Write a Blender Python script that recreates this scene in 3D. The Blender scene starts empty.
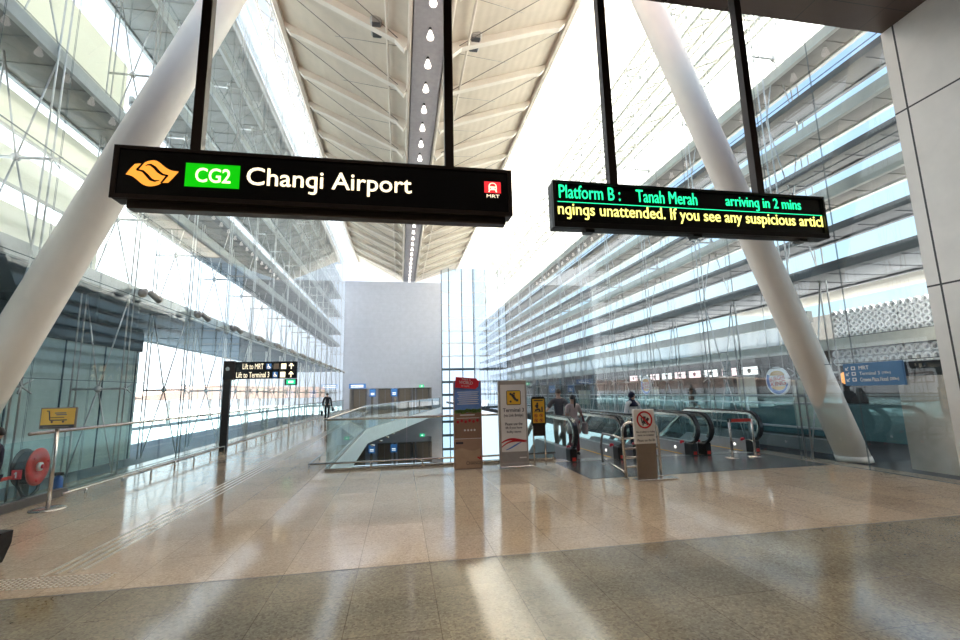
import bpy, math, random
from mathutils import Vector, Matrix
random.seed(7)
S = bpy.context.scene
COL = S.collection
PI = math.pi
ORG = {}          # world origin of every object built

# ------------------------------------------------------------------ materials
def nt(name):
    m = bpy.data.materials.new(name); m.use_nodes = True
    t = m.node_tree; t.nodes.clear()
    out = t.nodes.new('ShaderNodeOutputMaterial')
    return m, t, out
def link(t, a, b): t.links.new(a, b)
def objco(t, scale=(1, 1, 1)):
    tc = t.nodes.new('ShaderNodeNewGeometry'); mp = t.nodes.new('ShaderNodeMapping')
    mp.inputs['Scale'].default_value = scale
    link(t, tc.outputs['Position'], mp.inputs['Vector']); return mp.outputs['Vector']
def ramp(t, fac, stops):
    r = t.nodes.new('ShaderNodeValToRGB'); el = r.color_ramp.elements
    while len(el) < len(stops): el.new(0.5)
    for e, (p, c) in zip(el, stops): e.position = p; e.color = (*c, 1)
    link(t, fac, r.inputs['Fac']); return r.outputs['Color']
def mixc(t, fac, a, b, mode='MIX'):
    n = t.nodes.new('ShaderNodeMix'); n.data_type = 'RGBA'; n.blend_type = mode
    for sock, v in ((n.inputs[0], fac), (n.inputs[6], a), (n.inputs[7], b)):
        if hasattr(v, 'links'): link(t, v, sock)
        else: sock.default_value = v if isinstance(v, (int, float)) else (*v, 1)
    return n.outputs[2]
def noise(t, co, scale, detail=3, rough=.6):
    n = t.nodes.new('ShaderNodeTexNoise'); n.inputs['Scale'].default_value = scale
    n.inputs['Detail'].default_value = detail; n.inputs['Roughness'].default_value = rough
    link(t, co, n.inputs['Vector']); return n.outputs['Fac']
def mat(name, col, rough=.5, metal=0., var=.08, vs=6., spec=.5, bump=0.):
    m, t, out = nt(name); b = t.nodes.new('ShaderNodeBsdfPrincipled')
    f = noise(t, objco(t), vs)
    lo = tuple(c * (1 - var) for c in col); hi = tuple(min(1, c * (1 + var)) for c in col)
    link(t, ramp(t, f, [(.3, lo), (.7, hi)]), b.inputs['Base Color'])
    b.inputs['Roughness'].default_value = rough; b.inputs['Metallic'].default_value = metal
    b.inputs['Specular IOR Level'].default_value = spec
    if bump:
        bp = t.nodes.new('ShaderNodeBump'); bp.inputs['Strength'].default_value = bump
        link(t, f, bp.inputs['Height']); link(t, bp.outputs['Normal'], b.inputs['Normal'])
    link(t, b.outputs[0], out.inputs[0]); return m
def emat(name, col, strength, base=None):
    m, t, out = nt(name); b = t.nodes.new('ShaderNodeBsdfPrincipled')
    b.inputs['Base Color'].default_value = (*(base or col), 1)
    b.inputs['Emission Color'].default_value = (*col, 1); b.inputs['Emission Strength'].default_value = strength
    b.inputs['Roughness'].default_value = .5
    link(t, b.outputs[0], out.inputs[0]); return m
def glass(name, tint, refl=1., joints=None):
    m, t, out = nt(name)
    tr = t.nodes.new('ShaderNodeBsdfTransparent'); gl = t.nodes.new('ShaderNodeBsdfGlossy')
    gl.inputs['Roughness'].default_value = .0
    fr = t.nodes.new('ShaderNodeFresnel'); fr.inputs['IOR'].default_value = 1.5
    # only the outward crossing counts as one air/glass interface on both sides
    mu = t.nodes.new('ShaderNodeMath'); mu.operation = 'MULTIPLY'; mu.inputs[1].default_value = refl; mu.use_clamp = True
    geo = t.nodes.new('ShaderNodeNewGeometry')
    bf = t.nodes.new('ShaderNodeMath'); bf.operation = 'SUBTRACT'; bf.inputs[0].default_value = 1.0
    link(t, geo.outputs['Backfacing'], bf.inputs[1])
    mu2 = t.nodes.new('ShaderNodeMath'); mu2.operation = 'MULTIPLY'
    link(t, fr.outputs[0], mu.inputs[0]); link(t, mu.outputs[0], mu2.inputs[0]); link(t, bf.outputs[0], mu2.inputs[1])
    tr.inputs['Color'].default_value = (*tint, 1)
    mx = t.nodes.new('ShaderNodeMixShader'); link(t, mu2.outputs[0], mx.inputs[0])
    link(t, tr.outputs[0], mx.inputs[1]); link(t, gl.outputs[0], mx.inputs[2])
    res = mx.outputs[0]
    if joints:     # silicone joints between panes of the facade, in the y/z plane
        px, pz = joints
        sp = t.nodes.new('ShaderNodeSeparateXYZ'); link(t, geo.outputs['Position'], sp.inputs[0])
        fs = []
        for o, p in ((sp.outputs['Y'], px), (sp.outputs['Z'], pz)):
            md = t.nodes.new('ShaderNodeMath'); md.operation = 'PINGPONG'; md.inputs[1].default_value = p / 2
            link(t, o, md.inputs[0])
            lt = t.nodes.new('ShaderNodeMath'); lt.operation = 'LESS_THAN'; lt.inputs[1].default_value = .006
            link(t, md.outputs[0], lt.inputs[0]); fs.append(lt.outputs[0])
        mxx = t.nodes.new('ShaderNodeMath'); mxx.operation = 'MAXIMUM'; link(t, fs[0], mxx.inputs[0]); link(t, fs[1], mxx.inputs[1])
        d = t.nodes.new('ShaderNodeBsdfDiffuse'); d.inputs['Color'].default_value = (.12, .15, .16, 1)
        m2 = t.nodes.new('ShaderNodeMixShader'); link(t, mxx.outputs[0], m2.inputs[0])
        link(t, res, m2.inputs[1]); link(t, d.outputs[0], m2.inputs[2]); res = m2.outputs[0]
    link(t, res, out.inputs[0]); return m
def translucent(name, col, trans=.5, through=0.):
    m, t, out = nt(name)
    d = t.nodes.new('ShaderNodeBsdfDiffuse'); tl = t.nodes.new('ShaderNodeBsdfTranslucent')
    d.inputs['Color'].default_value = (*col, 1); tl.inputs['Color'].default_value = (*col, 1)
    mx = t.nodes.new('ShaderNodeMixShader'); mx.inputs[0].default_value = trans
    link(t, d.outputs[0], mx.inputs[1]); link(t, tl.outputs[0], mx.inputs[2])
    res = mx.outputs[0]
    if through:
        tp = t.nodes.new('ShaderNodeBsdfTransparent'); m2 = t.nodes.new('ShaderNodeMixShader'); m2.inputs[0].default_value = through
        link(t, res, m2.inputs[1]); link(t, tp.outputs[0], m2.inputs[2]); res = m2.outputs[0]
    link(t, res, out.inputs[0]); return m
def stone(name, c0, c1, speck, tile, joint, rough=.12, spec=.5):
    m, t, out = nt(name); b = t.nodes.new('ShaderNodeBsdfPrincipled')
    co = objco(t)
    v = t.nodes.new('ShaderNodeTexVoronoi'); v.inputs['Scale'].default_value = 62; link(t, co, v.inputs['Vector'])
    sx = t.nodes.new('ShaderNodeSeparateColor'); link(t, v.outputs['Color'], sx.inputs[0])
    base = ramp(t, sx.outputs[0], [(.0, speck), (.22, c0), (.75, c1), (1., tuple(min(1, x * 1.35) for x in c1))])
    n2 = noise(t, co, 1.3, 4)
    base = mixc(t, .55, base, ramp(t, n2, [(.35, c0), (.65, c1)]))
    mp = t.nodes.new('ShaderNodeMapping'); mp.inputs['Rotation'].default_value = (0, 0, PI / 2)
    mp.inputs['Location'].default_value = (.1, .37, 0)
    link(t, co, mp.inputs['Vector'])
    br = t.nodes.new('ShaderNodeTexBrick'); br.inputs['Scale'].default_value = 1
    br.inputs['Brick Width'].default_value = tile[1]; br.inputs['Row Height'].default_value = tile[0]
    br.inputs['Mortar Size'].default_value = .0035; br.inputs['Mortar Smooth'].default_value = 0
    br.inputs['Color1'].default_value = (.88, .88, .88, 1); br.inputs['Color2'].default_value = (1.04, 1.03, 1.02, 1)
    br.inputs['Mortar'].default_value = (*joint, 1)
    link(t, mp.outputs[0], br.inputs['Vector'])
    base = mixc(t, 1., base, br.outputs['Color'], 'MULTIPLY')
    link(t, base, b.inputs['Base Color'])
    rr = t.nodes.new('ShaderNodeMapRange'); rr.inputs[3].default_value = rough * .7; rr.inputs[4].default_value = rough * 1.4
    link(t, noise(t, co, 2.2, 4), rr.inputs[0]); link(t, rr.outputs[0], b.inputs['Roughness'])
    b.inputs['Specular IOR Level'].default_value = spec
    link(t, b.outputs[0], out.inputs[0]); return m
def panelled(name, col, axes, size, rough=.35, metal=.0, gap=.012, gapcol=(.03, .03, .03), off=(0, 0)):
    """metal cladding with open joints; axes = two of 'X','Y','Z'"""
    m, t, out = nt(name); b = t.nodes.new('ShaderNodeBsdfPrincipled')
    geo = t.nodes.new('ShaderNodeNewGeometry'); sp = t.nodes.new('ShaderNodeSeparateXYZ'); link(t, geo.outputs['Position'], sp.inputs[0])
    fs = []
    for a, p, o in zip(axes, size, off):
        ad = t.nodes.new('ShaderNodeMath'); ad.operation = 'ADD'; ad.inputs[1].default_value = o; link(t, sp.outputs[a], ad.inputs[0])
        md = t.nodes.new('ShaderNodeMath'); md.operation = 'PINGPONG'; md.inputs[1].default_value = p / 2; link(t, ad.outputs[0], md.inputs[0])
        lt = t.nodes.new('ShaderNodeMath'); lt.operation = 'LESS_THAN'; lt.inputs[1].default_value = gap / 2; link(t, md.outputs[0], lt.inputs[0])
        fs.append(lt.outputs[0])
    mx = t.nodes.new('ShaderNodeMath'); mx.operation = 'MAXIMUM'; link(t, fs[0], mx.inputs[0]); link(t, fs[-1], mx.inputs[1])
    f = noise(t, objco(t), 2.)
    c = ramp(t, f, [(.3, tuple(x * .94 for x in col)), (.7, tuple(min(1, x * 1.05) for x in col))])
    link(t, mixc(t, mx.outputs[0], c, gapcol), b.inputs['Base Color'])
    b.inputs['Roughness'].default_value = rough; b.inputs['Metallic'].default_value = metal
    link(t, b.outputs[0], out.inputs[0]); return m
def corrugated(name, col, axis, period, strength, rough=.7):
    m, t, out = nt(name); b = t.nodes.new('ShaderNodeBsdfPrincipled')
    w = t.nodes.new('ShaderNodeTexWave'); w.bands_direction = axis; w.inputs['Scale'].default_value = 1 / period / 1.0
    w.inputs['Distortion'].default_value = .15
    link(t, objco(t, (.32, .32, .32)), w.inputs['Vector'])
    bp = t.nodes.new('ShaderNodeBump'); bp.inputs['Strength'].default_value = strength; bp.inputs['Distance'].default_value = .03
    link(t, w.outputs['Fac'], bp.inputs['Height']); link(t, bp.outputs[0], b.inputs['Normal'])
    f = noise(t, objco(t), 1.2, 4)
    link(t, ramp(t, f, [(.3, tuple(x * .93 for x in col)), (.7, tuple(min(1, x * 1.06) for x in col))]), b.inputs['Base Color'])
    b.inputs['Roughness'].default_value = rough; b.inputs['Specular IOR Level'].default_value = .2
    link(t, b.outputs[0], out.inputs[0]); return m

M = dict(
    floor=stone('beige_granite', (.42, .315, .225), (.54, .425, .31), (.20, .145, .10), (.66, 1.32), (.5, .47, .43), .10, .62),
    border=stone('grey_green_granite', (.17, .145, .10), (.29, .25, .175), (.05, .04, .03), (.66, 1.32), (.5, .47, .43), .10, .62),
    joint=mat('dark_joint', (.06, .05, .045), .5),
    slab=mat('concrete_slab', (.5, .48, .46), .7),
    fascia=mat('white_fascia', (.72, .72, .72), .5),
    soffit=panelled('bronze_soffit', (.10, .062, .048), ('X', 'Y'), (1.35, 1.35), .35, .3),
    clad=panelled('grey_cladding', (.74, .69, .65), ('Y', 'Z'), (3.6, 3.13), .38, .25, .03, (.05, .045, .045), (-5.70, 3.10)),
    cladx=panelled('grey_cladding_back', (.42, .40, .38), ('X', 'Z'), (3.6, 3.13), .4, .2, .03),
    endwall=panelled('lavender_panels', (.60, .60, .68), ('X', 'Z'), (6.0, 1.0), .55, .0, .012, (.50, .50, .58)),
    roofm=corrugated('ceiling_membrane', (.62, .53, .43), 'X', .35, .18),
    rib=mat('painted_steel_cream', (.70, .62, .53), .55, 0, .05, 2),
    ridge=mat('ridge_grey', (.36, .33, .34), .5),
    darkcable=mat('dark_cable', (.22, .19, .17), .5),
    white=mat('white_steel', (.80, .79, .77), .4, 0, .04),
    colm=mat('column_paint', (.92, .82, .72), .5, 0, .04, 1.2),
    rod=mat('stainless_rod', (.62, .62, .62), .3, .7),
    steel=mat('brushed_stainless', (.60, .56, .52), .27, 1., .06),
    dsteel=mat('dark_steel_plate', (.17, .165, .17), .25, .6),
    deckr=mat('brown_grey_blade', (.20, .18, .155), .6, 0, .15, 3),
    deckm=mat('grey_louvre', (.21, .215, .21), .6, 0, .1, 3),
    deckd=mat('dark_louvre', (.10, .10, .105), .55, 0, .1, 3),
    edgegrey=mat('pale_grey_edge', (.46, .48, .485), .6, 0, .06),
    fascb=mat('beige_fascia', (.58, .56, .50), .6, 0, .06),
    cream=translucent('cream_screen', (.92, .89, .78), .45, .0),
    whites=translucent('white_screen', (.96, .95, .93), .72, .0),
    sheet=translucent('skylight_white', (.93, .91, .86), .26, .0),
    haze=translucent('fritted_glass', (.52, .58, .60), .5, .5),
    gl_l=glass('facade_glass', (.96, .98, .98), 1.1, (1.47, 2.0)),
    gl_r=glass('facade_glass_blue', (.92, .965, .985), 1.5, (1.47, 2.0)),
    gl_e=glass('end_glass', (.88, .94, .99), 1.),
    gl_b=glass('barrier_glass', (.87, .94, .94), .8),
    gl_esc=glass('balustrade_glass', (.87, .93, .93), .8),
    black=mat('black_frame', (.012, .011, .010), .3),
    bronze=mat('dark_bronze', (.045, .032, .027), .3, .4),
    blackface=mat('black_face', (.006, .006, .007), .25),
    rubber=mat('black_rubber', (.03, .03, .032), .25),
    text=emat('lit_cream', (1., .87, .62), .95),
    orange=emat('lit_orange', (1., .40, .05), .72),
    green=emat('lit_green', (.0, .50, .0), .70),
    red=emat('lit_red', (.85, .03, .04), .7),
    ledg=emat('led_green', (.02, 1., .42), .95),
    ledy=emat('led_yellow', (1., .95, .25), 1.05),
    bulb=emat('lamp_glow', (1., .90, .84), 1.0),
    warm=emat('warm_glow', (1., .42, .12), .8),
    coolwin=emat('lit_sign_pink', (1., .72, .70), 1.1),
    litw=emat('lit_white', (1., .96, .90), 1.0),
    litb=emat('lit_blue', (.06, .20, .50), .30),
    exitg=emat('exit_green', (.02, .55, .25), .8),
    redp=mat('red_paint', (.70, .035, .02), .35),
    redlabel=mat('red_label', (.75, .03, .05), .45),
    bluep=mat('blue_bottle', (.03, .12, .42), .35),
    signblue=mat('sign_blue', (.05, .17, .36), .4),
    posterblue=mat('poster_blue', (.13, .26, .60), .5, 0, .25, 3),
    posterbrown=mat('poster_brown', (.40, .25, .17), .55, 0, .12, 3),
    posterbrown2=mat('poster_dark_brown', (.30, .17, .11), .55, 0, .12, 3),
    posterleaf=mat('poster_green', (.16, .26, .06), .6, 0, .5, 30),
    postersand=mat('poster_sand', (.50, .34, .22), .55),
    paper=mat('white_print', (.82, .78, .74), .5, 0, .02),
    ink=mat('dark_ink', (.05, .045, .05), .5),
    inkred=mat('red_ink', (.55, .015, .025), .5),
    bun=mat('bun_tan', (.66, .40, .16), .5),
    inkblue=mat('blue_ink', (.08, .20, .55), .5),
    yellow=mat('yellow_print', (.90, .52, .05), .45, 0, .03),
    whitep=mat('white_paint', (.85, .85, .85), .4, 0, .02),
    grey=mat('grey_paint', (.36, .33, .30), .45),
    standgrey=mat('stand_grey', (.42, .36, .31), .4, .2),
    taupe=mat('taupe_panel', (.24, .18, .135), .4),
    plinth=mat('dark_plinth', (.10, .09, .085), .35),
    skirt=mat('escalator_skirt', (.46, .45, .47), .3, .6),
    step=mat('grooved_steps', (.20, .20, .21), .4, .6),
    tact=mat('tactile_steel', (.70, .64, .56), .28, .8),
    liftm=mat('lift_door_steel', (.30, .24, .20), .35, .6),
    liftf=mat('lift_frame', (.22, .19, .18), .45),
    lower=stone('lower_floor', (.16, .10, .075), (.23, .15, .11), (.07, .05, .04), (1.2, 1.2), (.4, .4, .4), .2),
    asphalt=mat('asphalt', (.07, .07, .072), .9, 0, .15, 1., .1),
    outground=mat('pale_concrete', (.13, .165, .19), .7, 0, .12, .5),
    greenwall=mat('pale_green_panel', (.42, .52, .50), .35, 0, .05),
    slate=mat('slate_blue_panel', (.085, .12, .145), .7, 0, .08, 6., .15),
    canopy=mat('brown_canopy', (.15, .105, .09), .6),
    pier=mat('concrete_pier', (.30, .27, .24), .75, 0, .12, 3),
    shopdark=mat('shop_interior', (.045, .05, .055), .5, 0, .4, 1.2),
    shopteal=mat('shop_counter', (.08, .16, .18), .4),
    blind=mat('cream_blind', (.58, .56, .47), .6),
    hotel=mat('hotel_white', (.88, .88, .88), .5),
    hotelback=mat('hotel_grey', (.50, .52, .55), .6),
    skin=mat('skin', (.50, .30, .21), .55), skin2=mat('skin_light', (.62, .41, .31), .55),
    hair=mat('dark_hair', (.015, .012, .01), .5), hairb=mat('brown_hair', (.07, .04, .025), .5),
    suit=mat('black_suit', (.012, .012, .015), .7), shirtgrey=mat('grey_shirt', (.10, .095, .10), .8),
    whitecloth=mat('white_cloth', (.78, .78, .78), .8), navy=mat('navy_cloth', (.012, .014, .04), .8),
    pink=mat('pale_top', (.50, .40, .38), .8), dress=mat('patterned_cloth', (.34, .27, .26), .8, 0, .5, 40),
    khaki=mat('khaki_cloth', (.22, .20, .15), .8), maroon=mat('maroon_cloth', (.16, .03, .04), .8),
    brownc=mat('brown_cloth', (.22, .13, .09), .8),
)

# ------------------------------------------------------------------ mesh builder (world coordinates)
class MB:
    def __init__(s): s.v = []; s.f = []; s.T = None; s.sm = []
    def add(s, vs, fs, smooth=False):
        o = len(s.v)
        s.v += [tuple(s.T @ Vector(v)) if s.T else tuple(v) for v in vs]
        s.f += [tuple(i + o for i in f) for f in fs]; s.sm += [smooth] * len(fs); return s
    def box(s, a, b):
        (x0, y0, z0), (x1, y1, z1) = a, b
        return s.add([(x0,y0,z0),(x1,y0,z0),(x1,y1,z0),(x0,y1,z0),(x0,y0,z1),(x1,y0,z1),(x1,y1,z1),(x0,y1,z1)],
                     [(0,3,2,1),(4,5,6,7),(0,1,5,4),(1,2,6,5),(2,3,7,6),(3,0,4,7)])
    def bbox(s, a, b, r):                      # chamfered box
        (x0,y0,z0),(x1,y1,z1) = a, b
        P = [(x0+r,y0),(x1-r,y0),(x1,y0+r),(x1,y1-r),(x1-r,y1),(x0+r,y1),(x0,y1-r),(x0,y0+r)]
        Q = [(min(max(x,x0+r),x1-r), min(max(y,y0+r),y1-r)) for x, y in P]
        L = [[(x,y,z0) for x,y in Q],[(x,y,z0+r) for x,y in P],[(x,y,z1-r) for x,y in P],[(x,y,z1) for x,y in Q]]
        return s.loft(L, True)
    def loft(s, rings, caps=True, smooth=False):
        n = len(rings[0]); vs = [p for r in rings for p in r]; fs = []
        for k in range(len(rings)-1):
            for i in range(n):
                j = (i+1) % n; fs.append((k*n+i, k*n+j, (k+1)*n+j, (k+1)*n+i))
        if caps: fs += [tuple(range(n-1,-1,-1)), tuple((len(rings)-1)*n+i for i in range(n))]
        return s.add(vs, fs, smooth)
    def tube(s, pts, r, n=10, caps=True, smooth=True, sect=None):
        pts = [Vector(p) for p in pts]; rings = []
        up = None
        for i, p in enumerate(pts):
            a = pts[i]-pts[i-1] if i else pts[1]-pts[0]
            b = pts[i+1]-pts[i] if i < len(pts)-1 else a
            d = (a.normalized()+b.normalized()).normalized()
            if up is None:
                up = Vector((0,0,1)) if abs(d.z) < .9 else Vector((0,1,0))
            x = d.cross(up)
            if x.length < 1e-5: x = d.orthogonal()
            x.normalize(); u = x.cross(d).normalized(); up = u
            rr = r[i] if isinstance(r, (list, tuple)) else r
            if sect: rings.append([p + x*a_*1.0 + u*b_*1.0 for a_, b_ in sect])
            else: rings.append([p + x*(rr*math.cos(t)) + u*(rr*math.sin(t)) for t in (2*PI*k/n for k in range(n))])
        return s.loft(rings, caps, smooth)
    def bar(s, a, b, w, h=None):
        h = h or w
        return s.tube([a, b], 1, sect=[(-w/2,-h/2),(w/2,-h/2),(w/2,h/2),(-w/2,h/2)], smooth=False)
    def lathe(s, c, prof, n=20, axis='Z', smooth=True):
        rings = []
        for r, h in prof:
            ring = []
            for k in range(n):
                a = 2*PI*k/n; u, w = r*math.cos(a), r*math.sin(a)
                ring.append({'Z': (c[0]+u, c[1]+w, c[2]+h), 'Y': (c[0]+u, c[1]+h, c[2]-w), 'X': (c[0]+h, c[1]+u, c[2]+w)}[axis])
            rings.append(ring)
        return s.loft(rings, True, smooth)
    def prism(s, poly, z0, z1, f=None):         # polygon in a plane; f maps (u, v, w) to world
        f = f or (lambda u, v, w: (u, v, w))
        return s.loft([[f(u,v,z0) for u,v in poly], [f(u,v,z1) for u,v in poly]])
    def sphere(s, c, r, n=12, m=8, sc=(1,1,1)):
        return s.lathe_s(c, r, n, m, sc)
    def lathe_s(s, c, r, n, m, sc):
        rings = []
        for i in range(m+1):
            t = PI*(i+.001 if i == 0 else i-.001 if i == m else i)/m
            rings.append([(c[0]+r*sc[0]*math.sin(t)*math.cos(2*PI*k/n), c[1]+r*sc[1]*math.sin(t)*math.sin(2*PI*k/n), c[2]-r*sc[2]*math.cos(t)) for k in range(n)])
        return s.loft(rings, True, True)
    def build(s, name, m, parent=None, origin=None, kind=None):
        me = bpy.data.meshes.new(name)
        if origin is None:
            if parent: origin = ORG[parent.name]
            else:
                xs = [[v[i] for v in s.v] for i in range(3)]
                origin = Vector(((min(xs[0])+max(xs[0]))/2, (min(xs[1])+max(xs[1]))/2, min(xs[2])))
        origin = Vector(origin)
        me.from_pydata([tuple(Vector(v)-origin) for v in s.v], [], s.f)
        me.materials.append(M[m] if isinstance(m, str) else m)
        me.polygons.foreach_set('use_smooth', s.sm); me.update()
        import bmesh
        bm = bmesh.new(); bm.from_mesh(me); bmesh.ops.recalc_face_normals(bm, faces=bm.faces); bm.to_mesh(me); bm.free()
        return finish(name, me, parent, origin, kind)
def finish(name, me, parent, origin, kind=None):
    o = bpy.data.objects.new(name, me); COL.objects.link(o)
    ORG[o.name] = Vector(origin)
    if parent: o.parent = parent; o.location = Vector(origin) - ORG[parent.name]
    else: o.location = origin
    if kind: o['kind'] = kind
    return o
def tag(o, label, cat, group=None, kind=None):
    o['label'] = label; o['category'] = cat
    if group: o['group'] = group
    if kind: o['kind'] = kind
    return o
def thing(name, loc, label, cat, group=None):
    o = bpy.data.objects.new(name, None); COL.objects.link(o); o.location = loc; o.empty_display_size = .1
    ORG[o.name] = Vector(loc); return tag(o, label, cat, group)
def dup(root, delta, label=None):
    r = root.copy(); COL.objects.link(r); r.location = Vector(root.location) + Vector(delta); ORG[r.name] = Vector(r.location)
    if label: r['label'] = label
    for ch in list(root.children):
        c = ch.copy(); COL.objects.link(c); c.parent = r
        for g in list(ch.children):
            d = g.copy(); COL.objects.link(d); d.parent = c
    return r
WORDS = ['first','second','third','fourth','fifth','sixth','seventh','eighth','ninth','tenth','eleventh','twelfth','thirteenth',
         'fourteenth','fifteenth','sixteenth','seventeenth','eighteenth','nineteenth','twentieth','twenty-first','twenty-second',
         'twenty-third','twenty-fourth','twenty-fifth','twenty-sixth','twenty-seventh','twenty-eighth']
def nth(i): return WORDS[i]

def ribbon(pts, w):                                         # stroke -> polygon
    L, R = [], []
    for i, p in enumerate(pts):
        a = Vector(pts[max(0,i-1)]); b = Vector(pts[min(len(pts)-1,i+1)])
        d = (b-a).normalized(); n = Vector((-d.y, d.x)); ww = w[i] if isinstance(w, list) else w
        L.append(tuple(Vector(p)+n*ww/2)); R.append(tuple(Vector(p)-n*ww/2))
    return L + R[::-1]
# lettering ----------------------------------------------------------------
def raw_text(s, extrude=.002):
    cu = bpy.data.curves.new('t', 'FONT'); cu.body = s; cu.size = 1; cu.extrude = extrude; cu.resolution_u = 4
    ob = bpy.data.objects.new('t', cu); COL.objects.link(ob)
    dg = bpy.context.evaluated_depsgraph_get(); dg.update()
    me = bpy.data.meshes.new_from_object(ob.evaluated_get(dg))
    bpy.data.objects.remove(ob); bpy.data.curves.remove(cu)
    vs = [tuple(v.co) for v in me.vertices]; fs = [tuple(p.vertices) for p in me.polygons]; bpy.data.meshes.remove(me); return vs, fs
def text_geo(s, extrude=.002):
    """outline of s; every g is drawn single-storeyed, as a q with a hooked tail"""
    vs, fs = raw_text(s.replace('g', 'q'), extrude); m = MB()
    ends = [max(v[0] for v in raw_text(s[:k].replace('g', 'q')+'q')[0]) for k, ch in enumerate(s) if ch == 'g']
    vs = [(x, -.13 if y < -.2 and any(e-.1 < x < e+.01 for e in ends) else y, z) for x, y, z in vs]
    m.add(vs, fs)
    for e in ends:
        c = e-.0445; pts = [(c,-.12),(c-.004,-.165),(c-.022,-.205),(c-.06,-.23),(c-.12,-.238),(c-.19,-.228),(c-.25,-.21)]
        n = len(pts); R = ribbon(pts, [.089,.088,.085,.08,.075,.07,.065]); A, B = R[:n], R[n:][::-1]
        for k in range(n-1): m.prism([A[k],A[k+1],B[k+1],B[k]], -extrude, extrude)
    return m
def lettering(s, u0, u1, v0, v1, frame, m, parent, bold=.0, name='lettering'):
    """text s filling u0..u1 x v0..v1 of a face; frame maps (u, v, w) to world, w out of the face"""
    g = text_geo(s)
    xs = [v[0] for v in g.v]; ys = [v[1] for v in g.v]
    x0, x1, y0, y1 = min(xs), max(xs), min(ys), max(ys); H = v1-v0; e = bold*H
    sx, sy = (u1-u0-2*e)/(x1-x0), (v1-v0-2*e)/(y1-y0); out = MB()
    for q, (du, dv) in enumerate(((0,0),) if not bold else ((-e,0),(e,0),(0,-e),(0,e),(-.7*e,-.7*e),(.7*e,.7*e),(-.7*e,.7*e),(.7*e,-.7*e))):
        out.add([frame(u0+e+(x-x0)*sx+du, v0+e+(y-y0)*sy+dv, .002+z*.8+.0003*q) for x, y, z in g.v], g.f)
    return out.build(name, m, parent)
def face_y(y):  return lambda u, v, w: (u, y-w, v)          # faces -Y (towards the camera)
def face_mx(x): return lambda u, v, w: (x-w, -u, v)         # faces -X; u = -y
def plate(mb, frame, u0, u1, v0, v1, w0=0., w1=.004):
    return mb.prism([(u0,v0),(u1,v0),(u1,v1),(u0,v1)], w0, w1, frame)
def stroke(mb, frame, pts, w, w0=.0, w1=.004):
    for i in range(len(pts)-1):
        mb.prism(ribbon([pts[i], pts[i+1]], w), w0, w1, frame)
def disc(mb, frame, c, r, w0=0., w1=.004, n=24, ry=None):
    ry = ry or r
    mb.prism([(c[0]+r*math.cos(2*PI*k/n), c[1]+ry*math.sin(2*PI*k/n)) for k in range(n)], w0, w1, frame)
def ringp(mb, frame, c, r0, r1, w0=0., w1=.004, n=28):
    for k in range(n):
        a, b = 2*PI*k/n, 2*PI*(k+1)/n
        mb.prism([(c[0]+r0*math.cos(a),c[1]+r0*math.sin(a)),(c[0]+r1*math.cos(a),c[1]+r1*math.sin(a)),
                  (c[0]+r1*math.cos(b),c[1]+r1*math.sin(b)),(c[0]+r0*math.cos(b),c[1]+r0*math.sin(b))], w0, w1, frame)

XL, XR, YN, YE = -6.1, 8.65, 5.9, 52.0           # glass planes left/right, near end of glass, end wall
BAY0, BAY = 5.83, 2.94

# ------------------------------------------------------------------ setting
def struct(name, mb, m): return mb.build(name, m, kind='structure')
b = MB(); b.prism([(XL-.4,4.655),(XR+.4,4.655),(XR+.4,10.52),(-1.5,10.52),(-1.5,22.),(4.62,YE),(XL-.4,YE)], -.6, 0); struct('floor', b, 'floor')
b = MB(); b.box((XL-.4,-8,-.6),(XR+.4,4.635,0)); struct('floor_border', b, 'border')
b = MB(); b.box((XL-.4,4.635,-.6),(XR+.4,4.655,.0)); struct('floor_joint', b, 'joint')
b = MB(); b.prism([(-1.5,10.53),(-1.44,10.53),(-1.44,21.98),(4.69,YE-.02),(4.63,YE-.02),(-1.5,22.)], -.62, .02)
struct('trim_slab_edge', b, 'fascia')
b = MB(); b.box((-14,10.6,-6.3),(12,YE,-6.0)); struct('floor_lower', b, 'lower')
b = MB(); b.box((-14,10.3,-6.0),(12,10.5,-.62)); struct('wall_lower', b, 'slab')
# end wall with the lift recess left open on both floors
b = MB(); b.box((XL-.1,YE,2.25),(4.72,YE+.5,14.5)); b.box((XL-.1,YE,-3.2),(4.72,YE+.5,-.6)); b.box((XL-.1,YE,-.6),(-5.4,YE+.5,2.25))
b.box((3.55,YE,-.6),(4.72,YE+.5,2.25)); b.box((XL-.1,YE,-6),(-5.4,YE+.5,-3.2)); b.box((3.55,YE,-6),(4.72,YE+.5,-3.2))
b.box((-5.4,YE+.45,-6),(3.55,YE+.5,2.25)); b.box((-5.4,YE,-.6),(3.55,YE+.45,0))
struct('wall_end', b, 'endwall')
b = MB(); b.box((XL-.02,5.2,0),(XL,YE,17.4)); struct('wall_left', b, 'gl_l')
b = MB(); b.box((XR,YN+.02,0),(XR+.02,YE,17.2)); struct('wall_right', b, 'gl_r')
b = MB(); b.box((XR-.02,-8,0),(XR+.35,YN,7.9)); struct('wall_cladding', b, 'clad')
b = MB(); b.box((XL-.4,-8.3,0),(XR+.4,-8,7.9)); struct('wall_back', b, 'cladx')
b = MB(); b.box((XL-.4,-8,0),(XL-.05,5.2,7.9)); struct('wall_near', b, 'clad')
b = MB(); b.box((XL-.4,-8,7.9),(XR+.6,5.88,8.35)); struct('ceiling_soffit', b, 'soffit')
b = MB(); b.box((4.72,YE+.1,-6),(XR,YE+.12,16.3)); struct('wall_end_glass', b, 'gl_e')
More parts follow.
